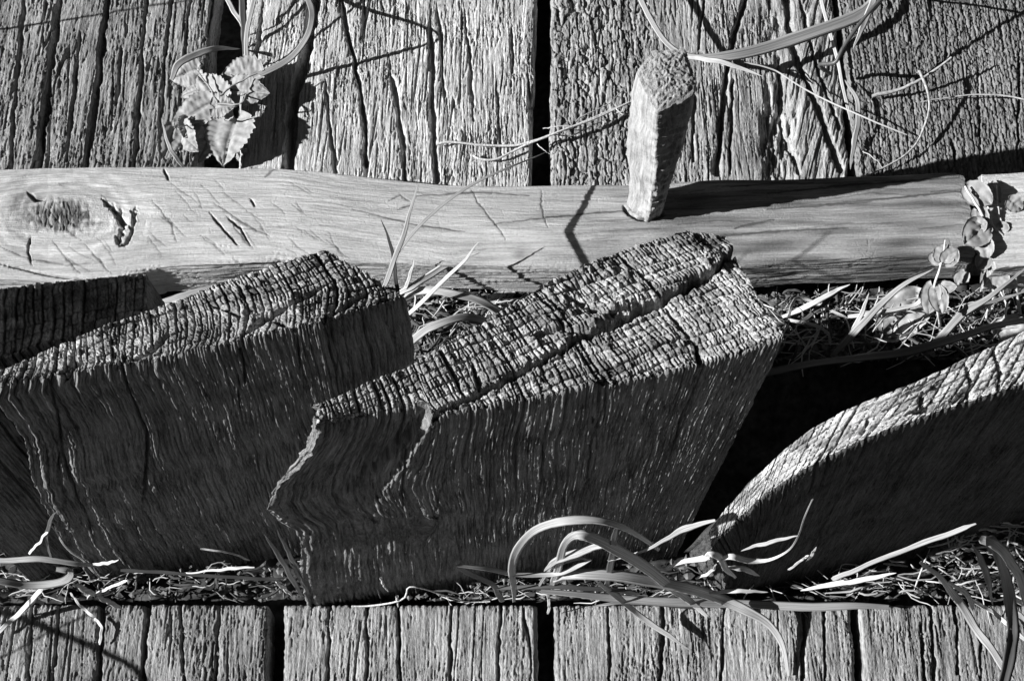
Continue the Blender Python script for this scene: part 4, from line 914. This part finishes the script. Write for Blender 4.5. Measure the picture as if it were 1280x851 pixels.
# --- dry curled leaf
t6 = thing('dry_grass_leaf', base_at(900, 710, -10), 'withered pale grass leaf with a thin curled tip at the foot of the worn post', 'grass')
blade(t6, [(834, 708, 12), (855, 702, 18), (880, 698, 20), (888, 692, 20), (900, 697, 22), (910, 712, 20), (920, 722, 16)], 10, M_STRAW, prof=[.2, .7, 1, .9, 1, .8, .3])
blade(t6, [(896, 700, 18), (915, 696, 22), (938, 701, 22), (962, 700, 24), (985, 688, 30), (998, 668, 36), (1006, 645, 42), (1015, 624, 48)], 9, M_STRAW, prof=[.5, 1, 1, .5, .35, .3, .25, .2])
blade(t6, [(905, 708, 14), (930, 711, 16), (950, 720, 12)], 8, M_STRAW, prof='lens')
blade(t6, [(870, 724, 8), (890, 714, 14), (895, 704, 16)], 5, M_STRAW)
blade(t6, [(926, 688, 10), (960, 678, 18), (998, 670, 24)], 6, M_GRASS, prof='lens')
blade(t6, [(880, 742, 2), (920, 738, 4), (960, 740, 4)], 6, M_STRAW, prof='lens')
blade(t6, [(985, 712, 4), (1002, 700, 10), (1010, 694, 12)], 4, M_STRAW, prof='even')
blade(t6, [(1008, 702, 6), (1020, 684, 14)], 5, M_STRAW, prof='lens')
# --- right
t7 = thing('straw_stalk', base_at(1080, 710, 0), 'straight split straw leaning on the foot of the worn post', 'straw')
blade(t7, [(1040, 724, 2), (1080, 708, 8), (1150, 680, 16), (1220, 655, 22)], 8, M_GRASS, prof='even')
blade(t7, [(1000, 738, 4), (1040, 730, 6), (1080, 724, 6), (1120, 716, 4)], 9, M_STRAW, prof='lens')
t8 = thing('grass_tuft', base_at(1225, 690, -20), 'drooping striped grass hanging over the end of the last front plank', 'grass', GR)
blade(t8, [(1225, 672, 6), (1246, 682, 22), (1264, 702, 26), (1276, 726, 26), (1288, 770, 22)], 15, prof='even')
blade(t8, [(1236, 672, 10), (1250, 695, 24), (1261, 735, 30), (1266, 780, 30), (1262, 820, 28), (1250, 870, 24)], 19, M_GRASSD, prof='even', fold=.55)
blade(t8, [(1216, 680, 8), (1226, 700, 16), (1236, 725, 16), (1241, 756, 10)], 11, M_GRASSD, prof='lens', fold=.5)
blade(t8, [(1150, 702, 4), (1176, 722, 14), (1196, 748, 20), (1216, 778, 20), (1240, 812, 16), (1265, 850, 10)], 12, prof=[.4, .6, 1, 1, .9, .8])
blade(t8, [(1186, 726, 10), (1208, 742, 16), (1216, 760, 14), (1217, 778, 10)], 7)
blade(t8, [(1216, 750, 6), (1240, 764, 12), (1262, 782, 12), (1290, 806, 8)], 6, M_STRAW, prof='even')
blade(t8, [(1255, 744, 4), (1275, 752, 8), (1292, 762, 6)], 7, M_STRAW, prof='even')
blade(t8, [(1262, 760, 6), (1276, 770, 8), (1290, 790, 6)], 10, M_LEAF, prof='lens')
# --- left
t9 = thing('grass_tuft', base_at(40, 715, -25), 'flattened grass with one doubled-back blade before the broad post', 'grass', GR)
blade(t9, [(-60, 699, 8), (0, 700, 10), (50, 699, 12), (95, 703, 12), (125, 707, 8)], 9, prof=[.8, .9, 1, .9, .3])
blade(t9, [(-60, 722, 10), (0, 726, 12), (40, 731, 14), (74, 728, 16), (88, 720, 18), (86, 713, 16), (70, 711, 12)], 12, M_GRASSM, prof=[.8, .9, 1, 1, .9, .8, .6])
blade(t9, [(-5, 792, 4), (25, 765, 10), (54, 734, 6)], 7, M_STRAW, prof='even')
blade(t9, [(24, 770, 3), (40, 752, 8), (53, 736, 6)], 5, M_STRAW)
blade(t9, [(92, 730, 6), (108, 738, 10), (122, 744, 6)], 10, M_GRASS, prof='lens')
blade(t9, [(122, 746, 4), (138, 753, 8), (154, 762, 4)], 9, M_GRASS, prof='lens')
blade(t9, [(88, 740, 4), (100, 757, 8), (118, 770, 3)], 4.5, M_STRAW, prof='even')
blade(t9, [(118, 772, 3), (127, 785, 4), (124, 806, 3)], 4, M_STRAW, prof='even')
blade(t9, [(64, 700, 0), (58, 672, 16), (64, 648, 24), (70, 640, 26)], 6, M_GRASSD)
blade(t9, [(36, 692, 4), (50, 676, 14), (60, 662, 18)], 3.5, M_STRAW, prof='even')
blade(t9, [(62, 655, 20), (84, 684, 14), (110, 706, 8), (132, 730, 2)], 3, M_TWIG, prof='even')
blade(t9, [(110, 706, 10), (130, 704, 12), (148, 700, 10)], 5, M_STRAW, prof='lens')
blade(t9, [(120, 742, 2), (135, 735, 6), (160, 725, 4)], 4, M_STRAW, prof='even')
t10 = thing('grass_tuft', base_at(375, 740, -25), 'dark spiky grass shoots between the broad post and the split post', 'grass', GR)
blade(t10, [(378, 745, -15), (362, 716, 10), (346, 692, 26), (330, 666, 40)], 9, M_GRASSD)
blade(t10, [(382, 735, -15), (370, 708, 14), (358, 686, 28), (346, 662, 42)], 7, M_GRASSD)
blade(t10, [(386, 742, -15), (374, 722, 6), (362, 700, 18)], 6, M_GRASSD)
blade(t10, [(346, 728, 2), (356, 736, 6), (366, 746, 2)], 6, M_STRAW, prof='lens')
blade(t10, [(228, 716, 2), (260, 714, 8), (290, 710, 10), (318, 708, 8)], 5, M_STRAW, prof=[.3, .5, 1, .3])
blade(t10, [(250, 686, 8), (285, 690, 12), (312, 700, 8)], 2.5, M_TWIG, prof='even')
blade(t10, [(150, 712, 4), (220, 716, 6), (300, 722, 6), (350, 724, 0)], 5, M_GRASSD, prof='even')
t11 = thing('thin_root', base_at(520, 742, 2), 'thin pale rootlet lying along the foot of the split post', 'root')
stem(t11, [(440, 757, 2), (470, 756, 3), (505, 748, 6), (512, 733, 10), (535, 737, 10), (560, 745, 8), (585, 752, 4), (612, 752, 2)], .6, M_STRAW, 'strand')
stem(t11, [(476, 722, 12), (480, 732, 10), (486, 738, 8)], .7, M_STRAW, 'strand')
stem(t11, [(496, 745, 4), (498, 758, 2)], .8, M_STRAW, 'strand')
# --- dry root on the pale plank
rt = thing('dry_root', base_at(672, 178, 3), 'forked dry root lying across the planks next to the peg', 'root')
stem(rt, [(545, 181, 3), (562, 178, 4), (600, 181, 3), (640, 182, 3), (668, 176, 5), (690, 168, 8), (720, 156, 9), (755, 142, 8), (790, 127, 6)], .9, M_STRAW, 'strand', 40, .1)
stem(rt, [(592, 194, 3), (600, 199, 3), (622, 199, 3), (640, 190, 4), (660, 180, 6), (700, 164, 10), (740, 150, 9), (786, 128, 7)], .8, M_STRAW, 'strand', 40, .2)
stem(rt, [(690, 168, 6), (712, 170, 4), (735, 160, 4), (760, 148, 3)], .5, M_TWIG, 'strand')
stem(rt, [(672, 180, 8), (680, 188, 8), (687, 193, 6)], .4, M_STRAW, 'strand')
stem(rt, [(720, 152, 10), (728, 146, 10), (760, 130, 9), (780, 112, 6)], .5, M_TWIG, 'strand')
stem(rt, [(679, 161, 6), (700, 158, 9), (730, 158, 8)], .4, M_STRAW, 'strand')
stem(rt, [(770, 136, 8), (778, 143, 8), (786, 144, 6)], .4, M_STRAW, 'strand')

M_BROWN = plain('rotted_stalk', .08, .9, .6, stripes=True)
# --- litter nobody could count
def litter(name, label, boxes, seed, mat):
    rs = np.random.RandomState(seed); Vs, Qs, Gs = [], [], []; off = 0
    for (x0, x1, y0, y1, z0, z1, cnt, ln, wd) in boxes:
        for k in range(cnt):
            c = atz(rs.uniform(x0, x1), rs.uniform(y0, y1), rs.uniform(z0, z1) / 1000)
            a = rs.normal(0, .7 if y0 < 600 else .35) + (rs.rand() < (.25 if y0 < 600 else .12)) * 1.4; L = ln * rs.uniform(.3, 1.2) / 1000
            d = np.array([math.cos(a), math.sin(a), rs.normal(0, .22)]); b = np.array([-math.sin(a), math.cos(a), rs.normal(0, .3)])
            bend = rs.normal(0, .12) * L
            t = np.linspace(-.5, .5, 7)[:, None]
            P = c + d * L * t + b * bend * (1 - 4 * t ** 2) + rs.normal(0, .02 * L, (7, 3))
            r = wd / 1000 * rs.uniform(.35, 1.1)
            V, q = tube(P, r * np.array([.5, 1, 1, 1, 1, .9, .4]), 5)
            flat = rs.uniform(.3, 1); V[:, 2] = P.mean(0)[2] + (V[:, 2] - P.mean(0)[2]) * flat
            Vs.append(V); Qs.append(q + off); off += len(V); Gs.append(np.column_stack([np.full(len(V), k * 3.3), V[:, 0] * 1000, V[:, 1] * 0]))
    o = mesh_obj(name, np.concatenate(Vs), np.concatenate(Qs), mat, grain=np.concatenate(Gs)); o['kind'] = 'stuff'; o['label'] = label
    return o
litter('straw_litter', 'dry straw and stalk bits strewn in the dirt', [
    (960, 1290, 366, 440, -26, -2, 110, 42, .6), (500, 680, 366, 450, -26, -4, 80, 34, .6), (900, 1290, 706, 748, -12, 3, 44, 34, .6), (1060, 1290, 690, 745, -12, 2, 34, 22, .7), (1180, 1290, 640, 690, -10, 6, 50, 20, .8),
    (10, 180, 712, 750, -12, 2, 34, 16, .5), (180, 420, 712, 748, -18, -6, 14, 16, .45), (560, 900, 732, 750, -14, 0, 36, 20, .5), (0, 60, 690, 740, -14, 0, 8, 16, .6)], 5, M_STRAW)
litter('stalk_litter', 'brown rotted stalk bits in the dirt', [
    (950, 1290, 366, 446, -30, -8, 260, 18, 1.3), (500, 680, 366, 450, -30, -10, 180, 16, 1.3), (900, 1290, 700, 748, -20, -6, 90, 20, .9), (0, 900, 705, 750, -22, -10, 70, 18, .8)], 6, M_BROWN)
def crumbs():
    rs = np.random.RandomState(9); Vs, Qs = [], []; off = 0
    oc = np.array([(1, 0, 0), (0, 1, 0), (-1, 0, 0), (0, -1, 0), (0, 0, 1), (0, 0, -1)], float)
    tri = np.array([(0, 1, 4), (1, 2, 4), (2, 3, 4), (3, 0, 4), (1, 0, 5), (2, 1, 5), (3, 2, 5), (0, 3, 5)])
    for (x0, x1, y0, y1, z0, z1, cnt, sz) in [(500, 700, 366, 450, -32, -18, 500, 2.2), (950, 1290, 366, 450, -32, -16, 800, 2.4), (0, 1290, 700, 750, -30, -10, 700, 1.8), (1160, 1290, 640, 700, -20, -4, 200, 2.2)]:
        for k in range(cnt):
            c = atz(rs.uniform(x0, x1), rs.uniform(y0, y1), rs.uniform(z0, z1) / 1000)
            V = oc * (1 + .5 * rs.uniform(-1, 1, (6, 1))) * sz / 1000 * rs.uniform(.3, 1.2) * np.array([rs.uniform(.6, 2), rs.uniform(.6, 1.6), .6])
            Vs.append(c + V); Qs.append(tri + off); off += 6
    o = mesh_obj('soil_crumbs', np.concatenate(Vs), np.zeros((0, 4), int), M_CRUMB, tris=np.concatenate(Qs), smooth=False); o['kind'] = 'stuff'; o['label'] = 'crumbs of soil and bark in the gaps'
M_CRUMB = plain('soil_crumb', .14, .95, .7, 300)
crumbs()
# dead leaves in the litter
for k, (b, t, w, lab) in enumerate([((1150, 372, -4), (1098, 424, -12), 56, 'crumpled dead leaf in the litter below the beam, largest of them'), ((640, 372, -14), (600, 388, -18), 30, 'crumpled dead leaf next to the arching grass behind the split post'), ((1250, 420, -8), (1285, 400, -2), 40, 'crumpled dead leaf under the round-leaved plant')]):
    T = thing('dead_leaf', base_at(b[0], b[1], b[2]), lab, 'leaf', 'dead leaves in the litter')
    leaf(T, b, t, w, 'heart', .25, .1, .1, M_LITTER, seed=90 + k, nu=24, nv=13)
